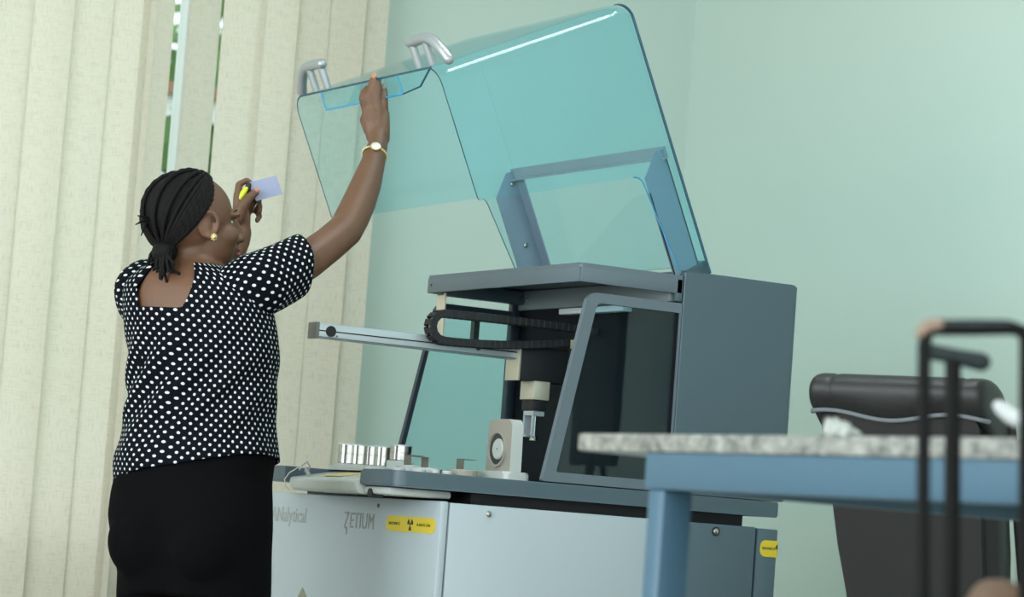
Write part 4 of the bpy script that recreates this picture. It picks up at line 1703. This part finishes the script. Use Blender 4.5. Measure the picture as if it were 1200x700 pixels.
# ------------------------------------------------------------------ office chair
chair = thing('office_chair', 'black leather executive chair seen from behind beyond the bench', 'chair', (0.725, -0.78, 0))
ca = math.radians(32)
cy = ED * math.cos(ca) + ER * math.sin(ca)     # seat direction (away from the back's rear)
cx = Vector((cy.y, -cy.x, 0))                   # the chair's right as seen from behind
CO = Vector((0.725, -0.78, 0))
rec = math.tan(math.radians(20))
CC = lambda x, y, z: CO + cx * x * 0.80 + cy * (y - (z - 0.55) * rec) + Vector((0, 0, z))


def back_loft(rows, n=28):
    """rows: z, half width, y rear, y front, edge roundness"""
    bm = bmesh.new()
    R = []
    for z, w, y0, y1 in rows:
        ring = []
        for k in range(n):
            q = 2 * PI * k / n
            c, s = math.cos(q), math.sin(q)
            x = w * math.copysign(abs(c) ** 0.35, c)
            y = (y0 + y1) / 2 + (y1 - y0) / 2 * math.copysign(abs(s) ** 0.5, s)
            ring.append(bm.verts.new(CC(x, y, z)))
        R.append(ring)
    for a, b in zip(R, R[1:]):
        for k in range(n):
            bm.faces.new([a[k], a[(k + 1) % n], b[(k + 1) % n], b[k]])
    bm.faces.new(R[0][::-1])
    bm.faces.new(R[-1])
    return bm


obj('backrest', back_loft([(0.55, 0.17, 0.02, 0.12), (0.7, 0.20, 0.02, 0.13), (0.9, 0.225, 0.018, 0.13), (1.05, 0.232, 0.018, 0.13), (1.13, 0.232, 0.02, 0.13), (1.19, 0.225, 0.03, 0.12)]), M['leather'], chair, 60)
bm = bmesh.new()
Fp = lambda p, q, a: CC(p, a, q)
add_prism(bm, round_poly([(-0.165, 0.55), (0.165, 0.55), (0.215, 1.16), (-0.215, 1.16)], 0.02), Fp, 0.004, 0.022)
obj('back_shell', bm, M['chair_back'], chair, 40)
# headrest roll wrapping over the top, wavy lower edge with piping
bm = bmesh.new()
NW = 60
rows = []
edge_r = []
for i in range(NW + 1):
    f = i / NW
    x = -0.238 + 0.476 * f
    e = min(1, min(f, 1 - f) / 0.05)
    puff = 0.75 + 0.25 * math.sqrt(max(0, 1 - (1 - e) ** 2))
    puff *= 1 - 0.035 * math.exp(-((f - 0.13) / 0.008) ** 2) - 0.035 * math.exp(-((f - 0.87) / 0.008) ** 2)
    low = 1.158 + 0.008 * math.sin(f * 9 + 0.6)
    prof = [(0.004, low), (-0.014, low + 0.012), (-0.020, low + 0.025), (-0.018, 1.212), (0.0, 1.232), (0.04, 1.245), (0.09, 1.240), (0.128, 1.215), (0.148, 1.17), (0.148, 1.11), (0.125, 1.09), (0.06, 1.10)]
    cxp = (0.06, 1.17)
    ring = [bm.verts.new(CC(x, cxp[0] + (a - cxp[0]) * puff, cxp[1] + (b - cxp[1]) * puff)) for a, b in prof]
    rows.append(ring)
    edge_r.append(CC(x, cxp[0] + (-0.004 - cxp[0]) * puff, low + 0.001))
for a, b in zip(rows, rows[1:]):
    n = len(a)
    for k in range(n):
        bm.faces.new([a[k], a[(k + 1) % n], b[(k + 1) % n], b[k]])
bm.faces.new(rows[0])
bm.faces.new(rows[-1][::-1])
hd_ = obj('headrest', bm, M['leather'], chair, 180)
ss = hd_.modifiers.new('soft', 'SUBSURF')
ss.levels = ss.render_levels = 1
bm = bmesh.new()
add_tube(bm, edge_r, 0.005, 8)
obj('headrest_piping', bm, M['piping'], chair, 60)
for s in (-1, 1):
    tube('side_piping', [CC(s * 0.236, 0.128, 0.62 + 0.56 * k / 12) for k in range(13)], 0.010, M['black'], chair, 8, True)
bm = bmesh.new()
CS = lambda x, y, z: CO + cx * x + cy * y + Vector((0, 0, z))
add_prism(bm, round_poly([(-0.25, 0.08), (0.25, 0.08), (0.25, 0.58), (-0.25, 0.58)], 0.06), lambda p, q, a: CS(p, q, a), 0.42, 0.53)
obj('seat', bm, M['leather'], chair, 40)
for s in (-1, 1):
    tube('armrest', [CS(s * 0.27, 0.12, 0.45), CS(s * 0.29, 0.14, 0.60), CS(s * 0.29, 0.2, 0.68), CS(s * 0.29, 0.42, 0.68), CS(s * 0.27, 0.46, 0.5)], 0.022, M['black'], chair, 10, True)
tube('gas_lift', [CS(0, 0.33, 0.08), CS(0, 0.33, 0.42)], 0.03, M['black'], chair, 14)
for k in range(5):
    q = 2 * PI * k / 5
    e = (0.28 * math.cos(q), 0.33 + 0.28 * math.sin(q))
    leg = tube('base_leg', [CS(0, 0.33, 0.11), CS(e[0], e[1], 0.075)], [0.03, 0.018], M['black'], chair, 10, True)
    bm = bmesh.new()
    add_cyl(bm, CS(e[0] - 0.0, e[1], 0.028) - cx * 0.02, cx, 0.028, 0.028, 0.04, 16)
    obj('caster', bm, M['black'], leg, 40)

# ------------------------------------------------------------------ luggage trolley in the foreground
lc = thing('travel_case', 'black travel case with a raised pull handle nearest the camera', 'case', (-1.16, -3.16, 0))
tl = (ER * 0.92 - ED * 0.05).normalized()
TO = Vector((-1.235, -3.188, 0))
TT = lambda s, d, z: TO + tl * (s * 0.80 + 0.055 * (1.1 - z)) + ED * d + Vector((0, 0, z))
HZ = 1.097
pts = [TT(0, 0, 0.5), TT(0, 0, HZ - 0.016), TT(0.003, 0, HZ - 0.006), TT(0.010, 0, HZ), TT(0.06, 0, HZ + 0.003), TT(0.105, 0, HZ + 0.006), TT(0.1185, 0, HZ + 0.003), TT(0.1225, 0, HZ - 0.006), TT(0.1225, 0, 0.5)]
tube('pull_handle', pts, [0.0066, 0.0066, 0.0070, 0.0074, 0.0076, 0.0074, 0.0070, 0.0066, 0.0066], M['trolley'], lc, 12)
tube('handle_pad', [TT(-0.004, -0.002, HZ - 0.005), TT(0.004, -0.002, HZ + 0.0015), TT(0.018, -0.002, HZ + 0.004)], [0.006, 0.0072, 0.0066], M['tan_tag'], lc, 12, True)
tube('handle_grip', [TT(0.022, -0.003, HZ + 0.005), TT(0.06, -0.003, HZ + 0.0065), TT(0.10, -0.003, HZ + 0.009)], [0.0045, 0.0052, 0.0045], M['trolley_metal'], lc, 12, True)
bm = bmesh.new()
c = TT(0.06, 0.11, 0.3)
poly = round_poly([(-0.17, -0.10), (0.20, -0.10), (0.20, 0.10), (-0.17, 0.10)], 0.04)
add_prism(bm, poly, lambda p, q, a: TT(0.06 + p, q + 0.01, a), 0.05, 0.56)
obj('case_body', bm, M['trolley'], lc, 40)
for s in (-0.08, 0.23):
    bm = bmesh.new()
    add_cyl(bm, TT(s - 0.015, 0.0, 0.027), tl, 0.027, 0.027, 0.03, 16)
    obj('wheel', bm, M['black'], lc, 40)
th_ = thing('walking_stick', 'black stick with a T-shaped grip standing behind the pull handle', 'stick', TT(0.05, 0.16, 0))
TZ = 1.082
tube('stick_shaft', [TT(0.066, 0.155, 0.0), TT(0.066, 0.155, TZ)], 0.0084, M['trolley'], th_, 12)
tube('stick_grip', [TT(0.036, 0.155, TZ + 0.004), TT(0.066, 0.155, TZ + 0.001), TT(0.102, 0.155, TZ - 0.003)], [0.0085, 0.0082, 0.0098], M['trolley_metal'], th_, 14, True)
bg = bmesh.new()
bmesh.ops.create_uvsphere(bg, u_segments=32, v_segments=18, radius=1.0)
for v in bg.verts:
    x, y, z = v.co
    v.co = TT(0.105 + 0.052 * math.copysign(abs(x) ** 0.7, x), 0.06 + 0.05 * math.copysign(abs(y) ** 0.7, y), 0.71 + 0.15 * math.copysign(abs(z) ** 0.6, z))
bag = obj('brown_bag', bg, M['brown_bag'], None, 180)
tag(bag, 'brown leather bag standing on the black travel case', 'bag')

# black board on a tripod by the right wall (outside the frame; the side window mirrors it)
ez_ = thing('easel', 'black board on a thin tripod standing by the right wall', 'easel', (1.62, -2.0, 0))
box('board', 1.60, 1.63, -2.10, -1.86, 1.10, 1.62, M['black'], ez_, 0.004)
for k in range(3):
    q = 2 * PI * k / 3 + 0.4
    tube('leg', [(1.62 + 0.02 * math.cos(q), -1.98 + 0.02 * math.sin(q), 1.12), (1.62 + 0.26 * math.cos(q), -1.98 + 0.26 * math.sin(q), 0.01)], 0.010, M['black'], ez_, 8, True)

# faint paint smear on the right wall beside the analyser
bm = bmesh.new()
L_ = [bm.verts.new((1.9385, y, z)) for y, z in ((0.862, 0.9525), (0.870, 0.913), (0.882, 0.845), (0.886, 0.823), (0.858, 0.804))]
R_2 = [bm.verts.new((1.9385, y, z)) for y, z in ((0.832, 0.953), (0.838, 0.913), (0.850, 0.850), (0.852, 0.826), (0.838, 0.805))]
for k in range(4):
    bm.faces.new([L_[k], R_2[k], R_2[k + 1], L_[k + 1]])
M['smear'] = mat('paint_smear', (172, 196, 172), 0.7, var=0.12, vscale=40)
sm_ = obj('paint_smear', bm, M['smear'], bpy.data.objects['wall_right'])
